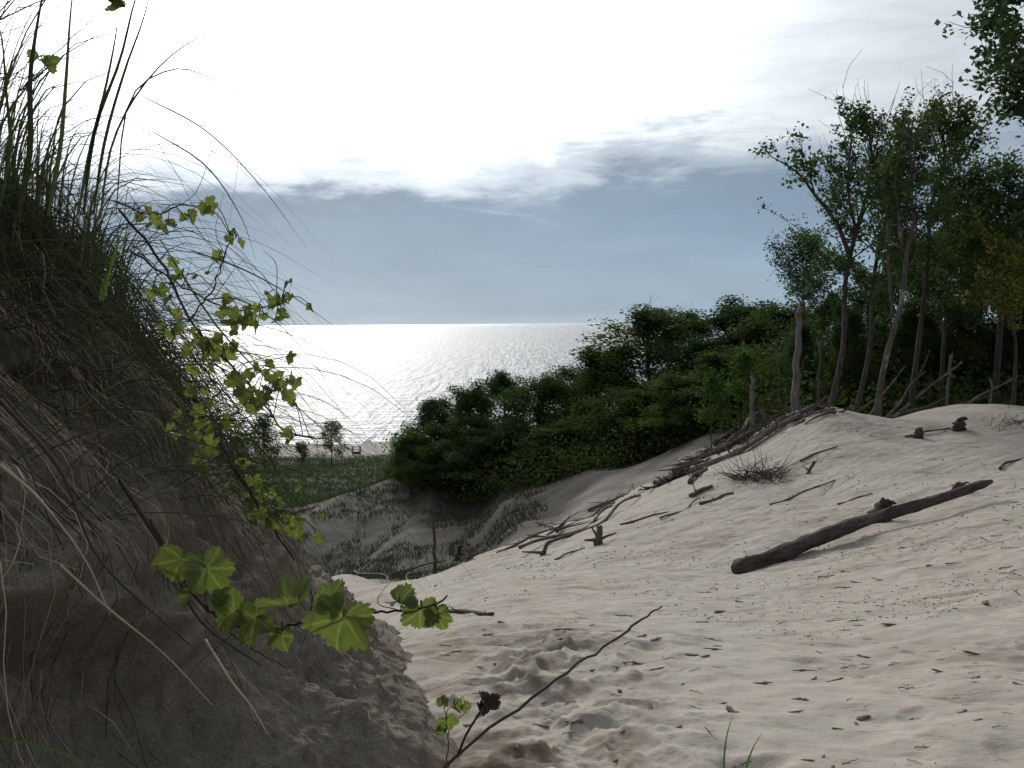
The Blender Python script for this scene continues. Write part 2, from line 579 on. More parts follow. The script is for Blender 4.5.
def cover(x, y):
    """ground colour by what covers it: bare sand, woodland litter, green foredune turf, with grove shade painted in"""
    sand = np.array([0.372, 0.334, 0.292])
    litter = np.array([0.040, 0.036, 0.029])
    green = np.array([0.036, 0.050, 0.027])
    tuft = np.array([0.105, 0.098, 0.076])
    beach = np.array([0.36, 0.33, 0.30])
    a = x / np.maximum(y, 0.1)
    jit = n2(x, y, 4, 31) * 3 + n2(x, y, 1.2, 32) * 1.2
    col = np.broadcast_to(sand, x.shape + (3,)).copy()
    fwd = 9.0 * sstep(-0.14, -0.09, a) * (1 - sstep(0.03, 0.13, a))  # litter edge pulled forward, also painting the grove's shade onto the hollow
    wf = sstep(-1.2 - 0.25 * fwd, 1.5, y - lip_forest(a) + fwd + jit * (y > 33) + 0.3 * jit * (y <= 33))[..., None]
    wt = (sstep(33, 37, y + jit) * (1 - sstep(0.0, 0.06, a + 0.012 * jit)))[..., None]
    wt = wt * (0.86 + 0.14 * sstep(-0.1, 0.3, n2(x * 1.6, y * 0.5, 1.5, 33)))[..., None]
    dk = sstep(-0.13, -0.04, a + 0.01 * jit)[..., None]  # tree shade and dark litter painted over the hollow, stronger to the right
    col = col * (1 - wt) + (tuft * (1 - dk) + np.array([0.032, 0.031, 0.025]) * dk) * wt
    w_shade = (sstep(29.5, 34, y + 0.5 * jit) * (1 - sstep(62, 70, y)) * (0.68 + 0.25 * n2(x, y, 1.8, 37)))[..., None]  # paints the grove's shade as grey over the sand beyond the lip
    col = col * (1 - w_shade) + np.array([0.095, 0.088, 0.078]) * w_shade
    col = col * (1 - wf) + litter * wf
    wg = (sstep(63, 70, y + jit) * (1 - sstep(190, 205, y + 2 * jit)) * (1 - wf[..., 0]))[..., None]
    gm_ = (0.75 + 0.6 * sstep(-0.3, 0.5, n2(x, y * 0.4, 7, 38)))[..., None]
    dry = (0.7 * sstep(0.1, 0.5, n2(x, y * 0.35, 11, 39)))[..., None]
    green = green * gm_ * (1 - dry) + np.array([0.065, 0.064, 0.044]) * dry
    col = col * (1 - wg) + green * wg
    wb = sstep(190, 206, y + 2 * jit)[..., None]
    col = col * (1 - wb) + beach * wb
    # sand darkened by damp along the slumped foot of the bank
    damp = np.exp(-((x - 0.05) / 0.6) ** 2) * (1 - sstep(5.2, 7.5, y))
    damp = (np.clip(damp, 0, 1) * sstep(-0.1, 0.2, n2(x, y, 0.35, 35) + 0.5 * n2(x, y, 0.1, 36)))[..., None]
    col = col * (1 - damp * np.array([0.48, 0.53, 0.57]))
    return col


# polar sheet: fine where the photo looks, coarse elsewhere, out to the lake bed
ang = np.concatenate([np.linspace(-180, -34, 60)[:-1], np.linspace(-34, 34, 860), np.linspace(34, 180, 60)[1:-1]])
rad = np.concatenate([[0.25, 0.8, 1.4, 1.9], np.geomspace(2.3, 62, 640), np.geomspace(63, 420, 170)])
A, RR = np.meshgrid(np.radians(ang), rad)
X, Yy = RR * np.sin(A), RR * np.cos(A)
Z = h(X, Yy)
Z = np.where(RR > 262, np.minimum(Z, LAKE_Z - 0.6), Z)
nr, na = X.shape
i = np.arange(nr - 1)[:, None] * na
j = np.arange(na)[None]
j2 = (j + 1) % na
quads = np.stack([i + j, i + na + j, i + na + j2, i + j2], -1).reshape(-1, 4)[:, ::-1]
mb = MB()
mb.add(np.stack([X, Yy, Z], -1).reshape(-1, 3), quads)
mb.add(np.array([[0, 0, hz(0, 0)]]), None, None)
c0 = nr * na
mb.t.append(np.stack([np.full(na, c0), np.arange(na), (np.arange(na) + 1) % na], -1)[:, [0, 2, 1]])
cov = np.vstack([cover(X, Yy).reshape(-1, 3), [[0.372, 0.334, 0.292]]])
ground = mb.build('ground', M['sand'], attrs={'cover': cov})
tag(ground, 'pale rippled sand of the dune blowout sloping to the lake', 'ground', kind='structure')

# ------------------------------------------------------------------ lake
mb = MB()
la = np.radians(np.linspace(-75, 75, 150))
lr = np.concatenate([[150], np.geomspace(190, 42000, 120)])
A, RR = np.meshgrid(la, lr)
nr, na = A.shape
i = np.arange(nr - 1)[:, None] * na
j = np.arange(na - 1)[None]
mb.add(np.stack([RR * np.sin(A), RR * np.cos(A), np.full(A.shape, LAKE_Z)], -1).reshape(-1, 3),
       np.stack([i + j, i + j + 1, i + na + j + 1, i + na + j], -1).reshape(-1, 4))


def mat_water():
    mt, nt, out = new_mat('lake_water')
    k = NT(nt)
    pos = k.n('ShaderNodeNewGeometry').outputs['Position']
    w1 = k.n('ShaderNodeTexWave', wave_type='BANDS', bands_direction='Y')
    w1.inputs['Scale'].default_value = 0.035
    w1.inputs['Distortion'].default_value = 16
    w1.inputs['Detail'].default_value = 4
    w1.inputs['Detail Scale'].default_value = 1.6
    w1.inputs['Detail Roughness'].default_value = 0.6
    k.l(k.mapping(pos, (0.25, 1, 1), (0, 0, R(-12))), w1.inputs['Vector'])
    n1 = k.noise(k.mapping(pos, (0.10, 0.32, 1), (0, 0, R(-8))), 1.0, 5, 0.6)
    n2_ = k.noise(k.mapping(pos, (0.5, 1.3, 1), (0, 0, R(8))), 1.0, 4, 0.6)
    n3 = k.noise(k.mapping(pos, (0.16, 0.014, 1), (0, 0, R(-6))), 1.0, 4, 0.65)
    nrm0 = k.bump(n3, 1.0, 5.0)
    nrm = k.bump(w1.outputs['Fac'], 1.0, 1.3, nrm0)
    nrm = k.bump(n1, 1.0, 1.7, nrm)
    nrm = k.bump(n2_, 1.0, 0.35, nrm)
    nd = k.n('ShaderNodeBsdfPrincipled')
    nd.inputs['Base Color'].default_value = (0.03, 0.05, 0.06, 1)
    nd.inputs['Roughness'].default_value = 0.38
    nd.inputs['IOR'].default_value = 1.333
    k.l(nrm, nd.inputs['Normal'])
    k.l(nd.outputs[0], out.inputs[0])
    return mt


tag(mb.build('lake', mat_water()), 'wide glittering lake below a grey cloud bank', 'lake', kind='structure')

# ------------------------------------------------------------------ sky and sun
SUN_AZ, SUN_EL = R(-13), R(27)
sd = np.array([math.sin(SUN_AZ) * math.cos(SUN_EL), math.cos(SUN_AZ) * math.cos(SUN_EL), math.sin(SUN_EL)])
sun = bpy.data.lights.new('sun', 'SUN')
sun.energy = 1.8
sun.angle = R(8)
sun.color = (1.0, 0.95, 0.88)
sun_o = bpy.data.objects.new('sun', sun)
COL.objects.link(sun_o)
sun_o.rotation_euler = Vector([float(c) for c in -sd]).to_track_quat('-Z', 'Y').to_euler()

world = bpy.data.worlds.new('World')
scene.world = world
world.use_nodes = True
nt = world.node_tree
nt.nodes.clear()
k = NT(nt)
out = k.n('ShaderNodeOutputWorld')
sky = k.n('ShaderNodeTexSky', sky_type='NISHITA')
sky.sun_disc = False
sky.sun_elevation = SUN_EL
sky.sun_rotation = SUN_AZ
sky.air_density = 1.0
sky.dust_density = 1.5
bg_sky = k.n('ShaderNodeBackground')
bg_sky.inputs[1].default_value = 0.06
k.l(sky.outputs[0], bg_sky.inputs[0])
dirv = k.n('ShaderNodeTexCoord').outputs['Generated']
sx = k.n('ShaderNodeSeparateXYZ')
k.l(dirv, sx.inputs[0])
dot = k.n('ShaderNodeVectorMath', operation='DOT_PRODUCT')
k.l(dirv, dot.inputs[0])
dot.inputs[1].default_value = [float(c) for c in sd]
dp = dot.outputs['Value']
elev = sx.outputs['Z']
az = k.math('ARCTAN2', sx.outputs['X'], sx.outputs['Y'])
cv = k.n('ShaderNodeCombineXYZ')
k.l(az, cv.inputs[0])
k.l(k.math('MULTIPLY', elev, 3.2), cv.inputs[1])
nA = k.noise(cv.outputs[0], 4.0, 6, 0.6, 0.3)
nB = k.noise(k.mapping(cv.outputs[0], (1, 1.6, 1), loc=(3.1, 1.7, 0)), 11.0, 6, 0.62, 0.4)
# upper veil of thin bright cloud, brightest round the hidden sun
glow = k.ramp(dp, [(0.0, 0.40), (0.35, 0.40), (0.6, 0.44), (0.75, 0.52), (0.85, 0.64), (0.94, 0.92), (1.0, 1.0)])
glow2 = k.math('MULTIPLY', k.math('POWER', k.math('MAXIMUM', dp, 0.0), 27), 3.6)
lum = k.math('ADD', glow, glow2)
streak = k.ramp(nB, [(0.3, 0.86), (0.7, 1.07)])
lum = k.math('MULTIPLY', lum, streak)
tint = k.mix(k.ramp(dp, [(0.6, 0.0), (0.98, 1.0)]), (0.88, 1.0, 1.10), (0.96, 1.01, 1.04))
vs = k.n('ShaderNodeVectorMath', operation='SCALE')
k.l(tint, vs.inputs[0])
k.l(lum, vs.inputs['Scale'])
veil = vs.outputs[0]
# grey-blue cloud bank over the lake
edge = k.math('ADD', elev, k.math('MULTIPLY', k.math('SUBTRACT', nA, 0.5), 0.16))
edge = k.math('ADD', edge, k.math('MULTIPLY', k.math('SUBTRACT', nB, 0.5), 0.06))
# the bank stands higher to the right of the sun
edge = k.math('ADD', edge, k.math('MULTIPLY', k.math('MINIMUM', az, 0.25), -0.045))
mask = k.ramp(edge, [(0.116, 1.0), (0.146, 0.66), (0.186, 0.0)], 'EASE')
bankc = k.ramp(elev, [(0.0, (0.335, 0.435, 0.52)), (0.012, (0.268, 0.368, 0.468)), (0.06, (0.222, 0.318, 0.428)), (0.11, (0.196, 0.280, 0.388)), (0.15, (0.196, 0.268, 0.362))])
bankc = k.mix(1.0, bankc, k.ramp(nA, [(0.3, 0.88), (0.7, 1.12)]), 'MULTIPLY')
bankc = k.mix(k.ramp(dp, [(0.45, 1.0), (0.8, 0.0)]), bankc, k.mix(1.0, bankc, (0.55, 0.55, 0.58), 'MULTIPLY'))
# two small loose cloud scraps above the bank


def puff(a0, e0, ra, re):
    da = k.math('DIVIDE', k.math('SUBTRACT', az, a0), ra)
    de = k.math('DIVIDE', k.math('SUBTRACT', elev, e0), re)
    d = k.math('ADD', k.math('MULTIPLY', da, da), k.math('MULTIPLY', de, de))
    d = k.math('ADD', d, k.math('MULTIPLY', k.math('SUBTRACT', nB, 0.5), 5.5))
    return k.ramp(d, [(0.0, 1.0), (1.0, 0.0)], 'EASE')


pf = k.math('MAXIMUM', k.math('MULTIPLY', puff(-0.022, 0.196, 0.020, 0.0045), 0.45), k.math('MULTIPLY', puff(0.099, 0.163, 0.032, 0.007), 0.7))
mask = k.math('MAXIMUM', mask, pf)
cloud = k.mix(mask, veil, bankc)
bg_c = k.n('ShaderNodeBackground')
k.l(cloud, bg_c.inputs[0])
ms = k.n('ShaderNodeMixShader')
ms.inputs[0].default_value = 0.94
k.l(bg_sky.outputs[0], ms.inputs[1])
k.l(bg_c.outputs[0], ms.inputs[2])
k.l(ms.outputs[0], out.inputs[0])

# ------------------------------------------------------------------ dune bank on the left
by = np.array([0.3, 1.0, 1.5, 2.0, 2.5, 3.0, 3.4, 4.2, 5.0, 6.0, 8.0, 11.0, 15.0])
bxc = np.array([-1.66, -1.66, -1.66, -1.66, -1.68, -1.70, -1.68, -1.72, -1.80, -1.93, -2.06, -2.4, -3.3])
bzc = np.array([0.82, 0.80, 0.78, 0.75, 0.71, 0.64, 0.56, 0.26, -0.08, -0.58, -1.50, -2.82, -4.5])
bxf = np.array([-0.85, -0.65, -0.55, -0.45, -0.36, -0.27, -0.2, -0.28, -0.38, -0.50, -0.82, -1.3, -2.2])


def bank_pt(y, t):
    """t: 0 buried foot, 1 crest, 1..2 plateau falling away behind"""
    y = np.asarray(y, float)
    t = np.asarray(t, float)
    xc, zc, xf = np.interp(y, by, bxc), np.interp(y, by, bzc), np.interp(y, by, bxf)
    xf0 = xf + 0.30
    zf0 = h_base(xf, y) - 0.25
    tt = np.clip(t, 0, 1)
    x = xf0 + (xc - xf0) * tt
    z = zf0 + (zc - zf0) * (0.50 * tt ** 2.2 + 0.50 * tt + 0.04 * np.sin(2 * np.pi * tt - 1.2) * tt)
    s = np.clip(t - 1, 0, None)
    x = x - 6.0 * s ** 1.2
    z = z + 0.10 * np.sin(np.minimum(s * 6, 1.57)) - 3.0 * s ** 2
    return np.stack([x, y, z], -1)


by_s = np.concatenate([np.linspace(0.3, 1.3, 30)[:-1], np.linspace(1.3, 5.5, 430)[:-1], np.geomspace(5.5, 15, 130)])
bt_s = np.concatenate([np.linspace(0, 1.06, 330)[:-1], np.linspace(1.06, 2.0, 40)])
BY, BT = np.meshgrid(by_s, bt_s, indexing='ij')


def bank_disp(p, y, t):
    q = p.copy()
    d = -0.04 + 0.10 * fbm3(q / 0.8, 3) + 0.046 * fbm3(q / 0.2 + 5, 3) + 0.017 * fbm3(q / 0.055 + 9, 4)
    # ragged ledges and clods breaking off along the face
    led = noise3(np.stack([q[..., 0] / 0.5, q[..., 1] / 0.42 + 0.6 * q[..., 2], q[..., 2] / 0.13 + 0.35 * noise3(q / 0.25)], -1))
    d = d + 0.055 * sstep(-0.05, 0.35, led) * (0.05 + 0.95 * sstep(0.3, 0.6, t))
    d = d + 0.014 * np.clip(1 - np.abs(noise3(q / 0.11 + 2.2)) * 3, 0, 1)
    # gullies down the face
    d = d - 0.06 * np.abs(noise3(np.stack([y / 0.35 + 0.4 * t, t * 0.8, 0 * y + 4.4], -1))) * sstep(0.05, 0.3, t)
    d = d * (0.22 + 0.78 * sstep(0.12, 0.42, t))
    # slump hollow low on the near face, with a sharp brow
    u = (y - 2.22) / 0.40
    brow = 0.565 + 0.02 * noise3(np.stack([y / 0.12, 0 * y, 0 * y + 8.8], -1)) - 0.05 * u
    v = (brow - t)
    hol = np.exp(-np.abs(u) ** 3) * sstep(-0.002, 0.012, v) * (1 - sstep(0.08, 0.36, v))
    d = d - 0.27 * hol
    return d


BP = bank_pt(BY, BT)
du = np.gradient(BP, axis=0)
dv = np.gradient(BP, axis=1)
BN = np.cross(du, dv)
BN /= np.linalg.norm(BN, axis=-1)[..., None] + 1e-9
if BN[100, 100, 0] < 0:
    BN = -BN
D = bank_disp(BP, BY, BT)
endf = np.minimum(sstep(0.0, 0.06, BT), 1 - 0.5 * sstep(1.2, 1.6, BT))
BP = BP + BN * (D * endf)[..., None]
ny, ntt = BY.shape
i = np.arange(ny - 1)[:, None] * ntt
j = np.arange(ntt - 1)[None]
mb = MB()
mb.add(BP.reshape(-1, 3), np.stack([i + j, i + ntt + j, i + ntt + j + 1, i + j + 1], -1).reshape(-1, 4)[:, ::-1])
humus = sstep(0.55, 1.0, BT + 0.12 * noise3(BP / 0.3))[..., None]
bcol = np.array([0.40, 0.348, 0.288]) * (1 - humus) + np.array([0.16, 0.13, 0.10]) * humus
bank = mb.build('dune_bank', M['bank'], attrs={'cover': bcol.reshape(-1, 3)})
tag(bank, 'steep shaded sand bank with a slumped hollow, roots and grass', 'bank', kind='structure')


def bank_surf(y, t, lift=0.0):
    """a displaced point of the bank face and its normal"""
    iy = np.clip(np.searchsorted(by_s, y), 1, ny - 1)
    it = np.clip(np.searchsorted(bt_s, t), 1, ntt - 1)
    return BP[iy, it] + BN[iy, it] * lift, BN[iy, it]


# ------------------------------------------------------------------ trees
def leaf_quads(rg, c, length, width, flat=0.5, nrm_bias=None):
    n = len(c)
    nr_ = rg.normal(size=(n, 3))
    nr_[:, 2] = np.abs(nr_[:, 2]) + flat
    nr_ /= np.linalg.norm(nr_, axis=1)[:, None]
    t = rg.normal(size=(n, 3))
    a = np.cross(nr_, t)
    a /= np.linalg.norm(a, axis=1)[:, None] + 1e-9
    b = np.cross(nr_, a)
    L = length * rg.uniform(0.6, 1.25, n)[:, None]
    W = width * rg.uniform(0.6, 1.25, n)[:, None]
    v = np.stack([c - a * L / 2, c + b * W / 2 + a * L * 0.08, c + a * L / 2, c - b * W / 2 + a * L * 0.08], 1).reshape(-1, 3)
    q = np.arange(4 * n).reshape(-1, 4)
    return v, q


def grow(rg, trunk, r0, start=0.35, limbs=12, limb_len=2.5, subs=5, rise=0.6, leaf=0.14, per=9, spread=0.28,
         prof=None, bare=0, r_top=0.25, droop=0.0, bare_len=1.4, limb_r=0.42):
    """returns wood MB and leaf MB of one tree; trunk = polyline from the base up, local coords"""
    wood, fol = MB(), MB()
    tp = spline(trunk, 16)
    tr = np.linspace(1, r_top, 16) ** 0.9 * r0
    tr[0] *= 1.35
    tr[1] *= 1.12
    wood.tube(tp, tr, 9, 0.12, rg.uniform(0, 50))
    H = tp[-1, 2] - tp[0, 2]
    anchors = []
    ga = rg.uniform(0, 6.28)
    for i in range(limbs + bare):
        is_bare = i >= limbs
        t = start + (0.98 - start) * ((i + rg.uniform(0, 0.8)) / limbs if not is_bare else rg.uniform(0.35, 1.0))
        t = min(t, 0.99)
        s = t * 15
        k0 = int(min(s, 14))
        base = tp[k0] * (1 - (s - k0)) + tp[k0 + 1] * (s - k0)
        br = np.interp(s, np.arange(16), tr)
        ga += 2.4 + rg.uniform(-0.5, 0.5)
        tt = (t - start) / (1 - start)
        pl = (prof(tt) if prof else (0.55 + 0.75 * math.sin(math.pi * min(1, 0.25 + 0.75 * tt))))
        L = limb_len * pl * rg.uniform(0.75, 1.2)
        el = rise * (0.5 + 0.9 * tt) + rg.uniform(-0.2, 0.2)
        if is_bare:
            L *= bare_len
            el += 0.4
        d = np.array([math.cos(ga) * math.cos(el), math.sin(ga) * math.cos(el), math.sin(el)])
        pts = [base]
        for q in range(4):
            d = d + rg.normal(size=3) * 0.16 + np.array([0, 0, 0.10 - droop])
            d /= np.linalg.norm(d)
            pts.append(pts[-1] + d * L / 4)
        pts = np.array(pts)
        lr_ = np.array([1, 0.8, 0.6, 0.42, 0.2]) * max(br * limb_r, 0.02)
        wood.tube(pts, lr_, 6, cap=False)
        for q in range(subs if not is_bare else 4):
            f = rg.uniform(0.3, 1.0) * 4
            k1 = int(min(f, 3))
            b0 = pts[k1] * (1 - (f - k1)) + pts[k1 + 1] * (f - k1)
            dd = pts[k1 + 1] - pts[k1]
            dd = dd / np.linalg.norm(dd) + rg.normal(size=3) * 0.65
            dd[2] = dd[2] * 0.7 + 0.1
            dd /= np.linalg.norm(dd)
            sl = L * rg.uniform(0.25, 0.5) * (0.8 if is_bare else 1)
            p1 = b0 + dd * sl * 0.5 + rg.normal(size=3) * 0.04 * sl
            p2 = b0 + dd * sl + rg.normal(size=3) * 0.12 * sl + np.array([0, 0, 0.05 * sl - droop * sl])
            wood.tube(np.array([b0, p1, p2]), np.array([0.45, 0.3, 0.14]) * lr_[k1] + 0.003, 4, cap=False)
            if not is_bare:
                for f2 in (0.35, 0.7, 1.0):
                    anchors.append(b0 + (p2 - b0) * f2)
        if not is_bare:
            anchors.append(pts[-1])
            anchors.append(pts[-2])
    anchors = np.array(anchors)
    wgt = rg.uniform(0.25, 1.75, len(anchors))
    cnt = np.maximum(1, (per * wgt).astype(int))
    c = np.repeat(anchors, cnt, 0)
    sp = spread * np.repeat(rg.uniform(0.6, 1.35, len(anchors)), cnt)[:, None]
    off = rg.normal(size=c.shape)
    off *= np.minimum(1, 1.6 / np.linalg.norm(off, axis=1))[:, None]
    off[:, 2] *= 0.95
    c = c + off * sp
    v, q = leaf_quads(rg, c, leaf, leaf * 0.62)
    fol.add(v, q)
    return wood, fol


def sway(rg, H, lean=(0, 0), wob=0.03, n=6):
    z = np.linspace(0, H, n)
    x = lean[0] * (z / H) ** 1.2 + np.cumsum(rg.normal(0, wob * H / n, n)) * (z > 0)
    y = lean[1] * (z / H) ** 1.2 + np.cumsum(rg.normal(0, wob * H / n, n)) * (z > 0)
    return np.stack([x, y, z], -1)


def plant_tree(name, label, base, parts, rot=0.0, scale=1.0, bark='bark', leaf='leaf', group=None, cat='tree', names=('trunk', 'crown')):
    e = empty(name, base, label, cat, group)
    e.rotation_euler = (0, 0, rot)
    e.scale = (scale,) * 3 if not isinstance(scale, tuple) else scale
    a, b = parts
    if isinstance(a, MB):
        a.build(names[0], M[bark], e)
        if b is not None and b.n:
            b.build(names[1], M[leaf], e, smooth=False)
    else:
        for nm, me, mt in ((names[0], a, bark), (names[1], b, leaf)):
            mm = me if (me.materials and me.materials[0] == M[mt]) else me.copy()
            mm.materials.clear()
            mm.materials.append(M[mt])
            o = bpy.data.objects.new(nm, mm)
            COL.objects.link(o)
            o.parent = e
    return e


def proto(seed, H, r0, **kw):
    rg = np.random.default_rng(seed)
    w, f = grow(rg, sway(rg, H), r0, **kw)
    ow = w.build('trunk', M['bark'])
    of = f.build('crown', M['leaf'], smooth=False)
    me = (ow.data, of.data)
    bpy.data.objects.remove(ow)
    bpy.data.objects.remove(of)
    return me


# crowns that reach down low: the wood seen from outside, at its sunlit edge
prof_round = lambda t: 0.45 + 0.75 * math.sin(math.pi * min(1.0, 0.22 + 0.78 * t))
PR = [proto(100 + s, 8.0, 0.13, start=0.10, limbs=26, limb_len=2.5, subs=7, rise=0.65, leaf=0.205, per=34, spread=0.36, prof=prof_round, bare=1) for s in range(4)]
PR += [proto(110 + s, 9.0, 0.14, start=0.22, limbs=22, limb_len=2.5, subs=7, rise=0.8, leaf=0.20, per=28, spread=0.32, prof=prof_round, bare=2) for s in range(3)]

#  crown px, top py, depth Y, crown height m, proto, width scale, label
mass = [
    (410, 432, 60, 4.2, 0, 1.05, 'low round shrubby tree at the lakeward left end of the dark grove'),
    (437, 398, 63, 6.0, 1, 1.0, 'second tree from the lakeward left end of the dark grove'),
    (470, 383, 60, 6.6, 2, 1.0, 'dome shaped tree left of the bare topped crown in the grove'),
    (503, 372, 64, 7.2, 4, 0.9, 'tree with a bare reddish twiggy top above the grove edge'),
    (540, 376, 58, 7.2, 3, 1.05, 'broad dark tree right of the bare topped crown in the grove'),
    (574, 368, 61, 7.4, 5, 1.0, 'gappy topped tree showing lake glints midway along the grove'),
    (607, 345, 57, 8.0, 0, 1.0, 'dense dark tree at the foot of the tall open crowned tree'),
    (650, 308, 58, 10.2, 6, 1.0, 'tall open crowned tree standing above the water line in the grove'),
    (690, 312, 62, 10.0, 4, 0.8, 'slim tree with a side sprig just right of the tall open crown'),
    (706, 340, 54, 7.4, 1, 0.95, 'rounded tree below the side sprig in the dip of the treetops'),
    (742, 299, 55, 9.4, 2, 0.95, 'bright green topped tree right of the dip in the treetops'),
    (775, 304, 52, 8.6, 3, 0.9, 'dark tree filling in behind the tall bare snag'),
    (630, 390, 51, 6.6, 1, 1.15, 'low spreading tree at the shaded front of the grove under the tall crown'),
    (560, 425, 53, 5.4, 2, 1.2, 'low spreading tree at the shaded front of the grove centre'),
    (490, 430, 56, 5.0, 0, 1.25, 'low spreading tree at the front of the grove above the grassy bank'),
    (690, 375, 47, 6.0, 3, 1.1, 'leafy tree just behind the light green sapling at the dune edge'),
    (730, 350, 46, 6.6, 0, 1.0, 'leafy tree just behind the bleached post at the dune edge'),
    (445, 440, 58, 4.2, 3, 1.2, 'low bush topped tree over the pale roots at the grove end'),
]
_pr_h = []
for a, b in PR:
    co = np.empty(len(b.vertices) * 3, np.float32)
    b.vertices.foreach_get('co', co)
    co = co.reshape(-1, 3)
    _pr_h.append((np.percentile(co[:, 2], 99.7), np.percentile(np.hypot(co[:, 0], co[:, 1]), 95)))
for n_, (px, py, Y, hh, pi, ws, lab) in enumerate(mass):
    top = P(px, py, Y)
    gz = hz(top[0], top[1])
    Ht = top[2] - gz + 0.2
    s = Ht / _pr_h[pi][0]
    sw = hh * 0.38 * ws / _pr_h[pi][1]
    plant_tree('broadleaf_tree', lab, (top[0], top[1], gz - 0.15), PR[pi], rot=n_ * 1.9, scale=(sw, sw, s), leaf='leaf',
               group='trees of the dark grove above the lake')

# undergrowth mass filling the inside of the grove
rg = np.random.default_rng(55)
mb = MB()
cs = []
for _ in range(1500):
    a = rg.uniform(-0.11, 0.60)
    Y = lip_forest(a) + rg.uniform(1.5, 16)
    x = a * Y
    cs.append((x, Y))
cs = np.array(cs)
gz = h(cs[:, 0], cs[:, 1])
for (x, Y), z0 in zip(cs, gz):
    n_ = 55
    hgt = rg.uniform(0.4, 1.6) + 1.9 * sstep(2.5, 6.0, Y - lip_forest(x / Y))
    c = np.array([x, Y, z0]) + rg.normal(size=(n_, 3)) * np.array([0.75, 0.75, 0.0]) + np.stack([0 * np.ones(n_), 0 * np.ones(n_), rg.uniform(0.0, hgt, n_)], -1)
    v, q = leaf_quads(rg, c, 0.22, 0.14)
    mb.add(v, q)
tag(mb.build('undergrowth', M['leaf_dark'], smooth=False), 'dark tangled undergrowth filling the shade beneath the trees', 'undergrowth', kind='stuff')


# ---- the open stand on the dune crest, right
def crest_tree(label, pxs, Ys, r0, seed, leaf_mat='leaf', bark='bark', name='broadleaf_tree', group='trees on the dune crest', limbset=None, sink=0.25, **kw):
    rg = np.random.default_rng(seed)
    if isinstance(Ys, (int, float)):
        Ys = [Ys] * len(pxs)
    pts = [P(px, py, Y) for (px, py), Y in zip(pxs, Ys)]
    gz = hz(pts[0][0], pts[0][1])
    pts[0][2] = gz - sink
    base = np.array([pts[0][0], pts[0][1], gz])
    loc = np.array(pts) - base
    loc[1:] += rg.normal(size=(len(loc) - 1, 3)) * 0.10
    w, f = grow(rg, loc, r0, **kw)
    if limbset:
        extra = []
        for lp, lr0 in limbset:
            q = spline(np.array([P(*c) for c in lp]) - base, 9)
            w.tube(q, np.linspace(1, 0.18, 9) * lr0, 7, 0.1, seed)
            for _ in range(24 if r0 > 0.15 else 13):
                t = rg.integers(3, 9)
                d = rg.normal(size=3)
                d[2] = abs(d[2])
                d /= np.linalg.norm(d)
                L = rg.uniform(0.25, 0.75)
                w.tube(np.array([q[t], q[t] + d * L * 0.5, q[t] + d * L + np.array([0, 0, 0.1])]), np.array([0.012, 0.008, 0.004]), 4, cap=False)
                if rg.random() < 0.75:
                    c = q[t] + d * L * rg.uniform(0.3, 1.0, 26)[:, None] + rg.normal(size=(26, 3)) * 0.13
                    v, qq = leaf_quads(rg, c, 0.16, 0.105)
                    f.add(v, qq)
    return plant_tree(name, label, base, (w, f), leaf=leaf_mat, bark=bark, group=group)


kw_open = dict(limbs=18, limb_len=1.55, subs=7, rise=0.7, leaf=0.14, per=13, spread=0.15, bare=9, bare_len=1.7)
crest_tree('leaning forked tree with a long bare left limb on the dune crest',
           [(826, 398), (836, 340), (850, 285), (857, 235), (868, 180), (872, 140)], 29, 0.092, 201, start=0.33,
           limbset=[([(853, 268, 29), (838, 225, 28.8), (815, 195, 28.6), (797, 172, 28.4), (770, 156, 28.2)], 0.075),
                    ([(815, 195, 28.6), (808, 170, 28.5), (800, 143, 28.3)], 0.03),
                    ([(857, 235, 29), (848, 190, 29.2), (852, 130, 29.4), (850, 110, 29.5)], 0.05)], **kw_open)
crest_tree('straight dark trunked tree between the forked tree and the peeling tree',
           [(851, 408), (862, 350), (874, 280), (884, 225), (889, 185)], 29.5, 0.085, 202, start=0.30, **kw_open)
crest_tree('tree with peeling pale bark leaning right at the sand edge',
           [(876, 420), (885, 372), (894, 310), (902, 250), (914, 215), (918, 190), (914, 165)], 26.6, 0.088, 203, start=0.40, bark='bark_peel',
           limbset=[([(893, 318, 26.6), (888, 255, 26.8), (886, 190, 27.0), (880, 120, 27.2)], 0.05),
                    ([(902, 250, 26.6), (899, 215, 26.5), (895, 180, 26.4), (905, 120, 26.4)], 0.06)],
           limbs=10, limb_len=1.3, subs=6, rise=0.9, leaf=0.14, per=10, spread=0.15, bare=10, bare_len=1.7)
crest_tree('tallest crest tree with twig tip above the open stand',
           [(909, 400), (917, 340), (924, 265), (934, 200), (942, 160), (946, 140)], 30, 0.088, 204, start=0.3, **dict(kw_open, limbs=22, limb_len=1.55, per=14))
crest_tree('thin crest tree with a pale streaked stem right of the tallest tree',
           [(940, 402), (948, 340), (952, 260), (962, 190)], 31, 0.075, 205, start=0.3, **kw_open)
crest_tree('leafy tree at the right picture edge with a ragged dark crown',
           [(992, 404), (998, 330), (1003, 265), (1010, 215)], 31, 0.11, 206, start=0.28, **dict(kw_open, limbs=26, limb_len=2.2, per=24, bare=1))
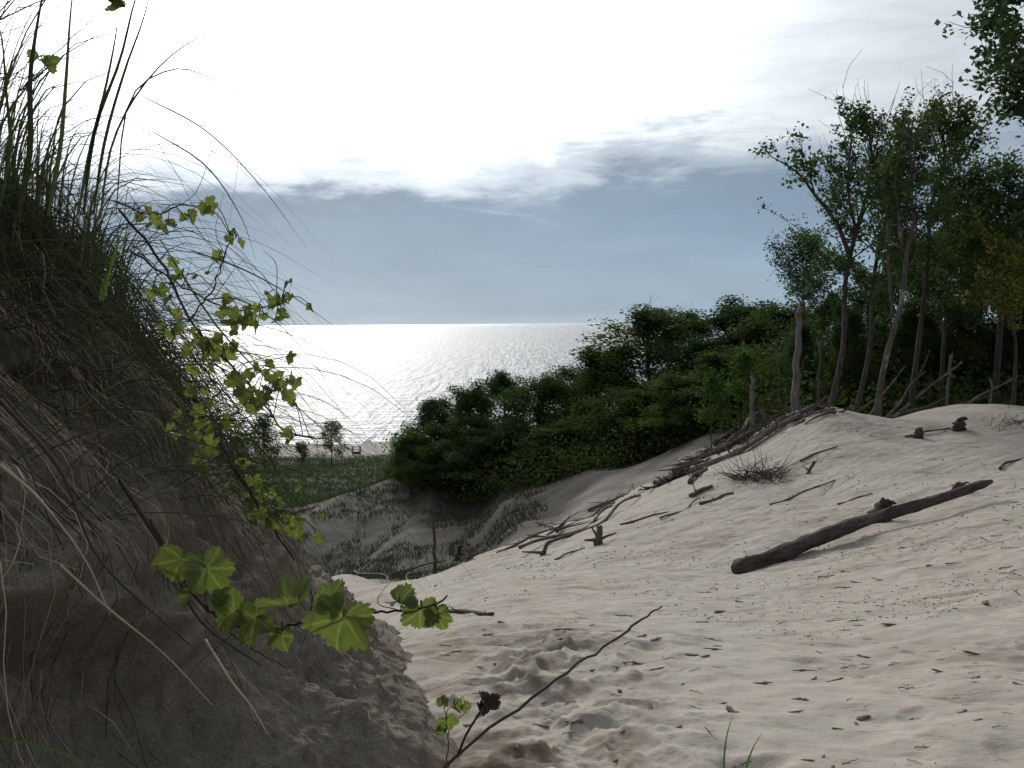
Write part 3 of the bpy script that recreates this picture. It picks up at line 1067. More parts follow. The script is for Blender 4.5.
crest_tree('big overhanging tree at the upper right whose branches hang into the sky',
           [(1085, 470), (1075, 300), (1072, 120), (1070, -60), (1060, -160)], 20, 0.2, 207, start=0.5,
           limbs=14, limb_len=1.7, subs=7, rise=0.35, leaf=0.15, per=20, spread=0.16, bare=0,
           limbset=[([(1075, 90, 20), (1040, 55, 19.9), (1010, 35, 19.8), (982, 28, 19.7)], 0.05), ([(1075, 110, 20), (1040, 85, 19.8), (1010, 70, 19.7), (992, 62, 19.7)], 0.045),
                    ([(1075, 130, 20), (1045, 105, 20), (1018, 95, 20), (1000, 88, 20)], 0.04), ([(1073, 10, 20), (1045, -10, 20), (1020, -5, 20), (1000, 2, 20)], 0.04),
                    ([(1075, 150, 20), (1050, 130, 20.2), (1025, 118, 20.2), (1010, 112, 20.2)], 0.035)])
rg = np.random.default_rng(208)
b0 = P(803, 400, 42)
w, f = grow(rg, sway(rg, P(803, 250, 42)[2] - hz(b0[0], 42), wob=0.01), 0.08, start=0.60, limbs=26, limb_len=1.25, subs=7, rise=0.75, leaf=0.13, per=12, spread=0.22)
plant_tree('broadleaf_tree', 'slender tree with a small rounded grey green crown behind the bare snag', (b0[0], 42, hz(b0[0], 42)), (w, f), leaf='leaf_grey', group='trees on the dune crest')

crest_tree('yellowing tree low at the right edge under the ragged crown', [(1012, 406), (1010, 350), (1006, 300), (1003, 252)], 28.6, 0.06, 214, leaf_mat='leaf_gold', start=0.45,
           limbs=14, limb_len=0.75, subs=6, rise=0.5, leaf=0.13, per=11, spread=0.16)
back = [
    (830, 288, 40, 4, 'mid green crown showing under the fork of the leaning tree', 'leaf'),
    (868, 262, 38, 5, 'dense green tree behind the two leaning crest trunks', 'leaf'),
    (900, 240, 37, 6, 'dark leafy tree behind the peeling barked trunk', 'leaf'),
    (935, 225, 39, 4, 'dark leafy tree behind the tallest crest tree', 'leaf'),
    (965, 225, 37, 5, 'dark leafy tree left of the ragged crown at the picture edge', 'leaf'),
    (1002, 225, 35, 6, 'dark leafy tree close behind the yellowing tree', 'leaf'),
    (1032, 185, 37, 4, 'dark tree cut by the right picture edge above the yellowing one', 'leaf'),
    (1060, 190, 36, 5, 'dark tree beyond the right picture edge', 'leaf'),
    (850, 300, 34.5, 0, 'low leafy tree filling behind the base of the forked tree', 'leaf_dark'),
    (915, 295, 34.5, 1, 'low leafy tree filling behind the heap of fallen trunks', 'leaf_dark'),
    (965, 290, 34, 2, 'low leafy tree shading the bleached stick at the wood edge', 'leaf_dark'),
    (1015, 300, 33.5, 3, 'low leafy tree at the wood edge under the yellowing tree', 'leaf_dark'),
    (800, 318, 39, 1, 'low leafy tree right behind the tall bare snag', 'leaf'),
]
for n_, (px, py, Y, pi, lab, lf) in enumerate(back):
    top = P(px, py, Y)
    if lf == 'leaf_gold':
        pass
    gz = hz(top[0], top[1])
    s = (top[2] - gz) / _pr_h[pi][0]
    sw = min(s, 1.0) * (0.8 if pi > 3 else 0.72)
    plant_tree('broadleaf_tree', lab, (top[0], top[1], gz - 0.1), PR[pi], rot=n_ * 2.3 + 1, scale=(sw, sw, s), leaf=lf,
               group='trees on the dune crest')

# saplings and shrubs
rg = np.random.default_rng(301)
for px, py, Y, hgt, lw, lab in ((713, 428, 33, 1.55, 0.36, 'light green bushy sapling at the foot of the dune edge left of the post'),
                                (745, 402, 34, 1.7, 0.28, 'light green slender sapling just left of the bleached post')):
    x = (px - 512) / F * Y
    top = P(px, py - hgt / Y * 1000 * 0.95, Y)
    gz = hz(x, Y)
    H = top[2] - gz
    w, f = grow(rg, sway(rg, H), 0.03, start=max(0.15, 1 - hgt / H), limbs=14, limb_len=lw * 1.5, subs=5, rise=0.9, leaf=0.12, per=7, spread=0.13)
    plant_tree('sapling', lab, (x, Y, gz - 0.05), (w, f), leaf='leaf_light', cat='sapling', names=('stem', 'crown'))

# far plants on the foredune
rg = np.random.default_rng(310)
prof_cone = lambda t: 1.15 - 0.85 * t
for nm, px, py, Y, H, lab, cat, kw in (
        ('conifer_tree', 330, 470, 172, 7.6, 'small dark layered tree standing alone on the flat before the beach', 'tree', dict(start=0.18, limbs=30, limb_len=2.9, subs=4, rise=0.0, leaf=0.36, per=7, spread=0.4, prof=prof_cone)),
        ('broadleaf_shrub', 262, 478, 150, 7.2, 'loose grey green shrub seen through the hanging vine', 'shrub', dict(start=0.1, limbs=26, limb_len=2.3, subs=5, rise=0.7, leaf=0.36, per=8, spread=0.42)),
        ('broadleaf_shrub', 236, 476, 160, 5.2, 'lower grey green shrub left of the loose shrub by the beach', 'shrub', dict(start=0.1, limbs=20, limb_len=2.0, subs=5, rise=0.7, leaf=0.36, per=8, spread=0.42)),
        ('broadleaf_shrub', 300, 466, 176, 3.2, 'small low shrub left of the lone layered tree', 'shrub', dict(start=0.1, limbs=14, limb_len=1.5, subs=4, rise=0.7, leaf=0.36, per=8, spread=0.4))):
    x = (px - 512) / F * Y
    gz = hz(x, Y)
    w, f = grow(rg, sway(rg, H), 0.12, **kw)
    plant_tree(nm, lab, (x, Y, gz - 0.1), (w, f), leaf='leaf_grey', cat=cat)

# beach shelter far below
bx, bY = (355 - 512) / F * 205, 205.0
gz = hz(bx, bY)
e = empty('beach_shelter', (bx, bY, gz), 'tiny open shelter with a pale flat roof on the beach', 'shelter')
mb = MB()


def box(mb_, c, s):
    c, s = np.array(c), np.array(s) / 2
    v = np.array([[a, b, d] for a in (-1, 1) for b in (-1, 1) for d in (-1, 1)]) * s + c
    mb_.add(v, [[0, 1, 3, 2], [4, 6, 7, 5], [0, 4, 5, 1], [2, 3, 7, 6], [0, 2, 6, 4], [1, 5, 7, 3]])


mb = MB()
box(mb, (0, 0, 1.95), (1.9, 1.7, 0.10))
box(mb, (0, 0, 2.03), (1.5, 1.3, 0.08))
mb.build('roof', mat_plain('pale_roof', (0.5, 0.5, 0.5), 0.6, 0.1), e, smooth=False)
dk = mat_plain('dark_stained_wood', (0.05, 0.035, 0.03), 0.8, 0.2)
for sx_ in (-0.75, 0.75):
    for sy_ in (-0.65, 0.65):
        mb = MB()
        box(mb, (sx_, sy_, 0.95), (0.14, 0.14, 1.9))
        mb.build('post', dk, e, smooth=False)
mb = MB()
box(mb, (0, 0.3, 0.45), (1.2, 0.5, 0.5))
mb.build('counter', dk, e, smooth=False)

# grasses on the far banks (uncountable)
rg = np.random.default_rng(320)


def far_grass(name, n, fn, hmin, hmax, wid, mat, label):
    mb = MB()
    xy = fn(n)
    z = h(xy[:, 0], xy[:, 1])
    base = np.column_stack([xy, z - 0.03])
    H = rg.uniform(hmin, hmax, len(xy))[:, None]
    d = rg.normal(size=(len(xy), 3)) * 0.35
    d[:, 2] = 1
    side = rg.normal(size=(len(xy), 3))
    side[:, 2] = 0
    side /= np.linalg.norm(side, axis=1)[:, None]
    v = np.stack([base - side * wid, base + side * wid, base + d * H], 1).reshape(-1, 3)
    mb.add(v, None, np.arange(3 * len(xy)).reshape(-1, 3))
    return tag(mb.build(name, M[mat], smooth=False), label, 'grass', kind='stuff')


def f_bank(n):
    c = np.column_stack([rg.uniform(-0.26, 0.03, n // 9), rg.uniform(36, 66, n // 9)])
    x = c[:, 0] * c[:, 1]
    keep = n2(x * 1.5, c[:, 1] * 0.6, 2.2, 40) > -0.3
    p = np.column_stack([x, c[:, 1]])[keep]
    return np.repeat(p, 9, 0) + rg.normal(size=(len(p) * 9, 2)) * 0.16


def f_flat(n):
    a, Y = rg.uniform(-0.32, -0.09, n), rg.uniform(64, 200, n)
    return np.column_stack([a * Y, Y])


def f_edge(n):
    a = rg.uniform(-0.2, -0.05, n)
    Y = rg.uniform(34, 46, n)
    return np.column_stack([a * Y, Y])


far_grass('bank_grass', 34000, f_bank, 0.10, 0.30, 0.022, 'grass_dry', 'pale dry grass tufts streaking the sandy bank across the hollow')
far_grass('foredune_grass', 16000, f_flat, 0.25, 0.6, 0.09, 'grass_far', 'green grass covering the flat foredune before the beach')
far_grass('hollow_grass', 1500, f_edge, 0.15, 0.35, 0.018, 'grass_far', 'green grass growing in the bottom of the hollow')


# ------------------------------------------------------------------ driftwood and dead wood
def frame_obj(name, mbs, p0, p1, mat, label, cat, group=None, extra=None):
    """object whose local x axis runs along the piece (for the wood grain)"""
    o = mbs.build(name, mat)
    return tag(o, label, cat, group)


def log_obj(name, label, cat, p0, p1, r0, r1, mat, seed, group=None, bend=0.03, sides=10, rough=0.16, seg=18, ground_it=True, stubs=0, sinkf=0.25, fork=None):
    p0, p1 = np.array(p0, float), np.array(p1, float)
    L = np.linalg.norm(p1 - p0)
    X = (p1 - p0) / L
    Zt = np.array([0, 0, 1.0]) - X * X[2]
    Zt /= np.linalg.norm(Zt)
    Yt = np.cross(Zt, X)
    rg = np.random.default_rng(seed)
    t = np.linspace(0, 1, seg)
    ph = rg.uniform(0, 6.28)
    lat = bend * L * (np.sin(t * 5.5 + ph) * 0.5 + np.sin(t * 2.6 + ph * 2) * 0.6) * np.sin(np.pi * t)
    pts = p0 + t[:, None] * (p1 - p0) + lat[:, None] * Yt + (0.3 * lat)[:, None] * Zt
    if ground_it:
        g = h(pts[:, 0], pts[:, 1])
        rr = r0 + (r1 - r0) * t
        need = g + rr * (1 - sinkf) - pts[:, 2]
        pts[:, 2] += np.percentile(need, 70)
    org = pts[0].copy()
    Rm = np.stack([X, Yt, Zt], 0)
    loc = (pts - org) @ Rm.T
    mb = MB()
    rad_ = (r0 + (r1 - r0) * t) * (1 + (0.08 if seg < 30 else 0.02) * rg.normal(size=seg))
    if seg > 30:
        rad_ *= 1 - 0.45 * np.exp(-(t / 0.012) ** 2) + 0.20 * np.exp(-((t - 0.035) / 0.03) ** 2) - 0.5 * sstep(0.96, 1.0, t) + 0.10 * np.exp(-((t - 0.42) / 0.03) ** 2) - 0.12 * np.exp(-((t - 0.5) / 0.05) ** 2)
    mb.tube(loc, rad_, sides, rough, seed * 1.7)
    for s in range(stubs):
        q = rg.integers(2, seg - 2)
        d = rg.normal(size=3)
        d[0] *= 0.6
        d[2] = abs(d[2]) * 0.8
        d /= np.linalg.norm(d)
        l_ = rg.uniform(1.5, 6) * r0
        a = loc[q]
        mb.tube(np.array([a, a + d * l_ * 0.5, a + d * l_ + rg.normal(size=3) * 0.15 * l_]), np.array([0.4, 0.28, 0.12]) * rad_[q], 6)
    if fork:
        for f0, ang_, ln_, rf in fork:
            q = int(f0 * (seg - 1))
            a = loc[q]
            d = np.array([math.cos(ang_), math.sin(ang_) * 0.5, math.sin(ang_)])
            mb.tube(np.array([a, a + d * ln_ * 0.5, a + d * ln_ + np.array([0, 0, 0.04])]), np.array([1, 0.7, 0.3]) * rf, 7, 0.15, seed)
    o = mb.build(name, mat)
    o.matrix_world = Matrix(((X[0], Yt[0], Zt[0], org[0]), (X[1], Yt[1], Zt[1], org[1]), (X[2], Yt[2], Zt[2], org[2]), (0, 0, 0, 1)))
    return tag(o, label, cat, group)


def GL(name, label, cat, a, b, wpx0, wpx1, mat, seed, **kw):
    p0, p1 = G(*a), G(*b)
    return log_obj(name, label, cat, p0, p1, wpx0 / 2 / F * p0[1], wpx1 / 2 / F * p1[1], M[mat], seed, **kw)


# the long dark log
pa, pb = G(735, 574), G(985, 500)
pb = pb + (pb - pa) * 0.03 + np.array([0, 0, 0.28])
log_obj('fallen_log', 'long dark weathered log lying on the open sand slope', 'log', pa + np.array([0, 0, 0.045]), pb, 0.116, 0.066, M['log'], 41, bend=0.022, sides=20,
        rough=0.34, seg=60, ground_it=False, stubs=0)
# brush pile logs on the lip
pile = [
    ((657, 487), (800, 418), 9, 6, 'drift_pale', 'long pale trunk lowest along the driftwood heap on the dune lip'),
    ((672, 476), (762, 432), 7, 5, 'drift', 'grey trunk just above the long pale trunk in the heap'),
    ((706, 462), (792, 405), 7, 5, 'drift', 'grey trunk highest in the driftwood heap below the snag'),
    ((715, 446), (770, 412), 6, 4, 'drift', 'short grey trunk at the upper left of the driftwood heap'),
    ((735, 455), (815, 408), 8, 7, 'log', 'dark thick trunk ending at the foot of the snag'),
    ((690, 484), (706, 470), 7, 5, 'drift', 'stubby wood piece below the middle of the pale trunk'),
    ((690, 497), (712, 487), 6, 4, 'drift', 'short broken stick under the stubby wood piece'),
    ((700, 505), (733, 494), 4, 3, 'drift', 'curved thin root lying below the driftwood heap'),
    ((765, 428), (838, 398), 6, 5, 'drift', 'trunk resting across the feet of the snag and forked tree'),
]
for n_, (a, b, w0, w1, mt, lab) in enumerate(pile):
    GL('driftwood_log' if w0 > 6 else 'driftwood_stick', lab, 'driftwood', a, b, w0 * 0.8, w1 * 0.75, mt, 60 + n_, group='driftwood along the dune lip', bend=0.05, stubs=9 if w0 > 6 else 3, rough=0.3)
lip = [
    ((548, 545), (640, 497), 5, 4, 'drift', 'upper of the long sticks along the sand lip'),
    ((520, 556), (612, 512), 5, 4, 'drift', 'second long stick along the sand lip under the upper one'),
    ((497, 553), (566, 524), 4, 3, 'drift', 'lower left long stick along the sand lip'),
    ((588, 512), (668, 480), 5, 5, 'drift', 'stick joining the lip sticks to the driftwood heap'),
    ((418, 578), (480, 558), 6, 5, 'drift', 'weathered log ending at the paired stump'),
    ((392, 574), (448, 560), 4, 2, 'drift', 'thin stick at the lowest point of the sand lip'),
    ((385, 585), (412, 566), 3, 2, 'twig', 'dark stick pointing up from the brush at the lip'),
    ((440, 612), (493, 616), 7, 6, 'drift', 'short reddish broken branch on the sand behind the vine tip'),
    ((555, 560), (585, 548), 3, 2, 'drift', 'thin stick left of the forked stump'),
    ((620, 525), (668, 512), 4, 2, 'drift', 'thin stick reaching right from behind the forked stump'),
    ((770, 505), (835, 480), 4, 2, 'drift', 'thin bent branch on the bare slope below the trees'),
    ((905, 437), (950, 428), 4, 2, 'drift', 'thin branch between the two dark stumps on the crest'),
    ((1000, 470), (1030, 452), 4, 3, 'drift', 'thin branch at the right edge above the log tip'),
    ((660, 520), (700, 500), 3, 2, 'drift', 'thin root on the slope right of the forked stump'),
    ((838, 505), (872, 494), 3, 2, 'drift', 'short thin stick just left of the root lump above the log'),
    ((352, 566), (402, 590), 3, 2, 'twig', 'dark thin branch crossing the foot of the bank near the hollow'),
    ((800, 462), (838, 447), 3, 2, 'drift', 'thin twig below the two crest trunks'),
]
for n_, (a, b, w0, w1, mt, lab) in enumerate(lip):
    GL('driftwood_stick', lab, 'driftwood', a, b, w0 * 0.72, w1 * 0.6, mt, 90 + n_, group='driftwood along the dune lip', bend=0.05, stubs=2, sides=8)

# fallen trunks under the crest trees (propped, so not laid flat)
fall = [
    ((884, 410, 28.5), (925, 372, 30), 5, 3, 'pale fallen stem slanting up right of the peeling tree'),
    ((888, 400, 29.5), (962, 362, 31), 5, 3, 'longest pale fallen stem slanting across the tree bases'),
    ((880, 412, 29), (1000, 392, 31), 6, 4, 'low fallen trunk lying along the crest behind the stumps'),
    ((905, 392, 30.5), (930, 350, 31), 4, 2, 'thin pale stick leaning between two crest trees'),
    ((955, 410, 29.5), (1018, 376, 31), 5, 3, 'pale fallen stem slanting up at the right wood edge'),
    ((840, 402, 29.2), (882, 396, 29.5), 5, 4, 'dark fallen stem crossing behind the two leaning trunks'),
    ((892, 414, 28), (945, 398, 29.5), 5, 3, 'short fallen stem with broken tip right of the peeling tree'),
    ((860, 404, 30), (905, 366, 31), 4, 2, 'thin stick leaning left of the peeling tree'),
]
for n_, (a, b, w0, w1, lab) in enumerate(fall):
    p0, p1 = P(*a), P(*b)
    p0[2] = hz(p0[0], p0[1]) - 0.02
    log_obj('fallen_tree', lab, 'fallen trunk', p0, p1, w0 * 0.62 / 2000 * p0[1], w1 * 0.5 / 2000 * p1[1], M['drift_pale' if n_ % 3 == 1 else 'drift'], 130 + n_, group='fallen stems among the crest trees',
            ground_it=False, stubs=12, bend=0.045)

# upright dead stems
for nm, lab, cat, px, pt, pb_, Y, w0, w1, mt, ln in (
        ('dead_snag', 'tall bare grey snag standing over the driftwood heap', 'snag', 795, 306, 428, 27.6, 8.5, 5.5, 'snag', 5),
        ('dead_snag', 'short bleached post like snag above the driftwood heap', 'snag', 753, 376, 412, 30.5, 5, 4, 'snag', -1),
        ('dead_snag', 'thin pale upright stick at the right wood edge', 'snag', 990, 380, 412, 29, 2.6, 2, 'snag', 2),
        ('dead_snag', 'broken grey stem upright among the fallen stems', 'snag', 946, 355, 406, 29.5, 4, 2.6, 'snag', 6),
        ('dead_snag', 'dark upright dead stub in the hollow beyond the sand lip', 'snag', 433, 522, 552, 33, 4, 2.5, 'log', 1),
        ('dead_snag', 'thin dark stem standing between the snag and the forked tree', 'snag', 818, 340, 405, 30, 4, 3, 'bark', 4)):
    x0 = (px - 512) / F * Y
    gz = hz(x0, Y)
    top = P(px + ln, pt, Y)
    rg = np.random.default_rng(int(px))
    n_ = 14
    t = np.linspace(0, 1, n_)[:, None]
    base = np.array([x0, Y, gz - 0.15])
    pts = base * (1 - t) + top * t + rg.normal(size=(n_, 3)) * 0.02 * np.array([1, 1, 0])
    mb = MB()
    rr = (w0 + (w1 - w0) * t[:, 0]) / 2000 * Y
    rr[0] *= 1.3
    mb.tube(pts - base, rr, 9, 0.15, px)
    tp = pts[-1] - base
    for q in range(3):  # splintered top
        d = rg.normal(size=3) * 0.3
        d[2] = 1
        mb.tube(np.array([tp, tp + d * rr[-1] * 2.5]), np.array([rr[-1] * 0.6, 0.004]), 5)
    o = mb.build(nm, M[mt])
    o.location = base
    tag(o, lab, cat)


# stumps with roots
def stump(label, px, py, hpx, wpx, seed, arms, mat='stump', lean=(0.2, 0)):
    g = G(px, py)
    s = g[1] / F
    rg = np.random.default_rng(seed)
    mb = MB()
    H, r = hpx * s, wpx * s / 2
    n_ = 9
    t = np.linspace(0, 1, n_)
    pts = np.stack([lean[0] * H * t, lean[1] * H * t, -0.08 + (H + 0.08) * t], -1) + rg.normal(size=(n_, 3)) * 0.04 * r
    mb.tube(pts, r * (1.25 - 0.65 * t) * (1 + 0.15 * rg.normal(size=n_)), 11, 0.4, seed)
    for q in range(5):
        d = rg.normal(size=3) * 0.6
        d[2] = 0.6
        a = pts[-1] + rg.normal(size=3) * r * 0.3 * np.array([1, 1, 0])
        mb.tube(np.array([a - np.array([0, 0, 0.1 * H]), a + d * r * rg.uniform(0.2, 0.6)]), np.array([r * 0.42, r * 0.12]), 6, 0.4, q)
    for ax, az_, al, ar in arms:
        a = pts[n_ // 2] * 0.7
        d = np.array([math.cos(ax) * math.cos(az_), math.sin(ax) * math.cos(az_), math.sin(az_)])
        L = al * s
        pm = a + d * L * 0.5 + rg.normal(size=3) * 0.08 * L
        mb.tube(spline([a, pm, a + d * L], 7), np.linspace(1, 0.3, 7) * ar * s / 2, 7, 0.3, seed + al)
    o = mb.build('tree_stump', M[mat])
    o.location = g
    return tag(o, label, 'stump')


stump('forked grey stump with splayed arms at the centre of the sand lip', 597, 545, 19, 8, 11, [(0.1, 0.35, 20, 4), (2.6, 1.0, 15, 4), (3.4, 0.05, 15, 5)], 'drift')
stump('left dark stump of the pair low on the sand lip', 457, 560, 15, 7, 12, [(0, 0.1, 12, 4)])
stump('right reddish stump of the pair low on the sand lip', 468, 561, 13, 8, 13, [(0.3, 0.6, 9, 3), (3, 0, 10, 4)], 'drift')
stump('dark root lump on the sand just above the long log', 877, 521, 19, 20, 14, [(0.5, 0.8, 12, 8), (3.0, -0.2, 14, 9)], lean=(0.5, 0))
stump('left small black stump on the crest sand', 917, 438, 9, 10, 15, [(0.4, 0.3, 8, 5)], lean=(0.3, 0))
stump('right small black stump on the crest sand', 959, 430, 11, 12, 16, [(2.6, 0.5, 8, 6), (0.4, 0.3, 8, 5)])
stump('small reddish root lump above the log tip', 957, 491, 8, 12, 17, [(0.3, 0.4, 16, 4)], 'drift')
stump('small pointed root poking from the lip left of the forked stump', 541, 556, 13, 5, 18, [(3.3, 0.1, 22, 4)], 'drift', lean=(0.5, 0))
stump('short vertical twig stub on the slope below the crest trees', 806, 474, 13, 3, 19, [(0.3, 0.8, 14, 3), (2.6, 0.6, 8, 2)], 'drift', lean=(0.6, 0))


# brushwood tangles
def brush(label, px, py, wpx, hpx, n, seed, mat='twig', flat=False, rmax=0.02):
    g = G(px, py)
    s = g[1] / F
    rg = np.random.default_rng(seed)
    mb = MB()
    for _ in range(n):
        a = np.array([rg.uniform(-1, 1) * wpx * s / 2.2, rg.normal(0, wpx * s / 4), 0])
        a[2] = hz(g[0] + a[0], g[1] + a[1]) - g[2] - 0.02
        d = np.array([rg.normal(0, 0.9), rg.normal(0, 0.6), rg.uniform(-0.05, 0.55)])
        if flat:
            sg = rg.choice([-1, 1])
            d = np.array([sg * 1.0, sg * rg.normal(0.15, 0.6), sg * 0.32 + rg.normal(0.1, 0.22)])
        d /= np.linalg.norm(d)
        L = rg.uniform(0.25, 1.0) ** 1.5 * hpx * s * 1.5
        if flat:
            d[2] = 0
            q1 = a + d * L
            q1[2] = hz(g[0] + q1[0], g[1] + q1[1]) - g[2] + rg.uniform(0.0, 0.30)
            a[2] += rg.uniform(0.0, 0.10)
            d = (q1 - a) / np.linalg.norm(q1 - a)
        p = [a]
        for q in range(4):
            d = d + rg.normal(size=3) * (0.10 if flat else 0.25)
            d /= np.linalg.norm(d)
            p.append(p[-1] + d * L / 4)
        mb.tube(spline(p, 7), np.linspace(1, 0.3, 7) * rg.uniform(0.005, rmax if flat else 0.013), 5, 0.2, seed, cap=False)
    o = mb.build('brushwood_heap', M[mat])
    o.location = g
    return tag(o, label, 'brushwood')


brush('dark tangled brushwood under the right end of the pale trunk', 757, 478, 44, 30, 230, 21)
brush('wiry brushwood heaped round the foot of the snag', 775, 428, 60, 36, 190, 22, 'twig')
brush('dark brush at the upper left of the driftwood heap', 700, 455, 26, 12, 90, 23)
brush('small brush at the lowest point of the sand lip', 398, 578, 24, 14, 90, 24)
brush('grey brush along the wood edge under the fallen stems', 935, 402, 70, 26, 170, 25)
brush('dry weedy brush at the right picture edge on the crest', 1008, 424, 36, 12, 120, 26, 'litter')

for n_, (lab, px, py, w_, h_, num) in enumerate((
        ('jumbled weathered sticks lying between the two long trunks of the driftwood heap', 722, 450, 60, 44, 70),
        ('jumbled sticks piled against the upper trunks left of the snag', 752, 432, 60, 44, 80),
        ('jumbled sticks at the root end of the long pale trunk', 668, 482, 30, 30, 70),
        ('jumbled thin driftwood along the middle of the sand lip', 600, 513, 60, 40, 45),
        ('jumbled thin driftwood along the lower sand lip above the paired stumps', 545, 537, 60, 36, 34),
        ('jumbled driftwood at the very foot of the forked leaning tree', 815, 412, 50, 40, 70))):
    brush(lab, px, py, w_, h_ * 0.8, int(num * 0.62), 200 + n_, 'drift' if n_ % 2 else 'stump', True, (0.05 if px > 650 else 0.028))

# bark chips: the larger ones one by one
rg = np.random.default_rng(400)
protos = []
for s in range(7):
    mb = MB()
    L = 1.0
    n_ = 8
    t = np.linspace(-0.5, 0.5, n_)
    pts = np.stack([t, 0.12 * np.sin(t * 4 + s), 0.05 * np.cos(t * 5 + s)], -1)
    mb.tube(pts, 0.16 * np.sqrt(np.maximum(0.06, 1 - (2 * t) ** 2)) * rg.uniform(0.6, 1.3, n_), 7, 0.5, s * 3.1)
    mb.v[0][:, 2] *= 0.65
    o = mb.build('bark_chip', M['chip'])
    protos.append(o.data)
    bpy.data.objects.remove(o)
named = [(863, 719, 18, 8), (718, 650, 30, 5), (735, 712, 22, 8), (690, 655, 24, 5), (805, 671, 28, 4), (985, 603, 22, 6), (890, 625, 26, 5), (650, 708, 26, 6), (565, 630, 26, 5),
         (835, 680, 26, 4), (760, 684, 26, 6), (720, 612, 20, 5), (655, 640, 20, 4), (975, 655, 22, 7), (940, 672, 18, 5), (800, 700, 20, 5)]
chips = list(named)
for _ in range(60):
    px, py = rg.uniform(420, 1024), 768 - 250 * rg.beta(1.2, 1.7)
    if py < 640 - (px - 430) * 0.27 or (px < 560 and py < 575):
        continue
    chips.append((px, py, rg.uniform(7, 19), rg.uniform(2.5, 5)))
for px, py, L, w_ in chips:
    g = G(px, py)
    if g[1] > 28:
        continue
    s = g[1] / F
    o = bpy.data.objects.new('bark_chip', protos[rg.integers(7)])
    COL.objects.link(o)
    o.location = g + np.array([0, 0, w_ * s * 0.10])
    o.rotation_euler = (rg.uniform(-0.2, 0.2), rg.uniform(-0.2, 0.2), rg.normal(0.1, 0.5))
    o.scale = (L * s, w_ * s * 3.0, w_ * s * 2.2)
    tag(o, 'loose brown chip of bark or stick lying on the bare sand', 'bark chip', 'bark chips scattered over the sand')

sticks = []
for s_ in range(5):
    mb = MB()
    t = np.linspace(-0.5, 0.5, 9)
    pts = np.stack([t, 0.10 * np.cumsum(rg.normal(0, 0.4, 9)) * 0.4, 0.02 * rg.normal(size=9)], -1)
    mb.tube(pts, 0.022 * np.linspace(1.2, 0.5, 9), 5, 0.3, s_)
    mb.tube(np.array([pts[3], pts[3] + np.array([0.1, 0.09, 0.04]), pts[3] + np.array([0.17, 0.2, 0.07])]), np.array([0.014, 0.01, 0.006]), 4)
    o = mb.build('small_twig', M['twig'])
    sticks.append(o.data)
    bpy.data.objects.remove(o)
for _ in range(100):
    px, py = rg.uniform(430, 1024), 768 - 290 * rg.beta(1.2, 1.5)
    if py < 650 - (px - 430) * 0.27:
        continue
    g = G(px, py)
    if g[1] > 26:
        continue
    o = bpy.data.objects.new('small_twig', sticks[rg.integers(5)])
    COL.objects.link(o)
    o.location = g + np.array([0, 0, 0.004])
    o.rotation_euler = (rg.uniform(-0.3, 0.3), rg.normal(0, 0.06), rg.normal(0.3, 0.7))
    L = rg.uniform(9, 26) * g[1] / F
    o.scale = (L, L, L)
    tag(o, 'thin dry twig lying on the bare sand', 'twig', 'small twigs lying on the sand')

# fine litter: specks, broken stems, leaves (uncountable)
mb = MB()
n_ = 9500
pxs, Ys = rg.uniform(400, 1060, n_), 3.2 * np.exp(rg.uniform(0, 2.1, n_))
x, y = (pxs - 512) / F * Ys, Ys
den = n2(x, y, 1.1, 60) + 0.5 * n2(x, y, 0.35, 61)
den = den + 0.7 * n2(x * 0.5 + y * 0.3, y * 1.4, 2.2, 62)
keep = den > rg.uniform(0.0, 0.75, n_)
x, y = x[keep], y[keep]
z = h(x, y)
for xi, yi, zi in zip(x, y, z):
    s = yi / F
    L = min(9, 1.2 + rg.gamma(1.2, 1.6)) * s * (0.45 + 2.6 / yi)
    a = rg.normal(0.25, 0.7)
    d = np.array([math.cos(a), math.sin(a), rg.normal(0, 0.15)]) * L
    r_ = rg.uniform(0.4, 1.1) * s * 0.5
    c = np.array([xi, yi, zi + r_ * 0.7])
    mb.tube(np.array([c - d / 2, c + d * 0.05 + np.array([0, 0, r_ * 0.5]), c + d / 2]), np.array([0.5, 1, 0.5]) * r_, 4, cap=True)
tag(mb.build('sand_litter', M['litter'], smooth=False), 'fine twig and leaf litter strewn across the sand', 'litter', kind='stuff')

# ------------------------------------------------------------------ near plants on the bank
def blade(mb, pts, w0, n=9, side=None, keel=0.25):
    p = spline(pts, n)
    tg = np.gradient(p, axis=0)
    tg /= np.linalg.norm(tg, axis=1)[:, None] + 1e-9
    if side is None:
        side = rng.normal(size=3)
    s = np.cross(tg, side)
    s /= np.linalg.norm(s, axis=1)[:, None] + 1e-9
    nn = np.cross(tg, s)
    t = np.linspace(0, 1, n)
    w = w0 * np.minimum(1, 1.15 - t ** 1.6 * 1.1) * np.minimum(1, 0.5 + 4 * t)
    w = np.maximum(w, 0.0006)[:, None]
    v = np.concatenate([p - s * w / 2, p + nn * w * keel, p + s * w / 2])
    i = np.arange(n - 1)
    q = np.vstack([np.stack([i, i + n, i + n + 1, i + 1], -1), np.stack([i + n, i + 2 * n, i + 2 * n + 1, i + n + 1], -1)])
    mb.add(v, q)


rng = np.random.default_rng(500)
gm, dm = MB(), MB()
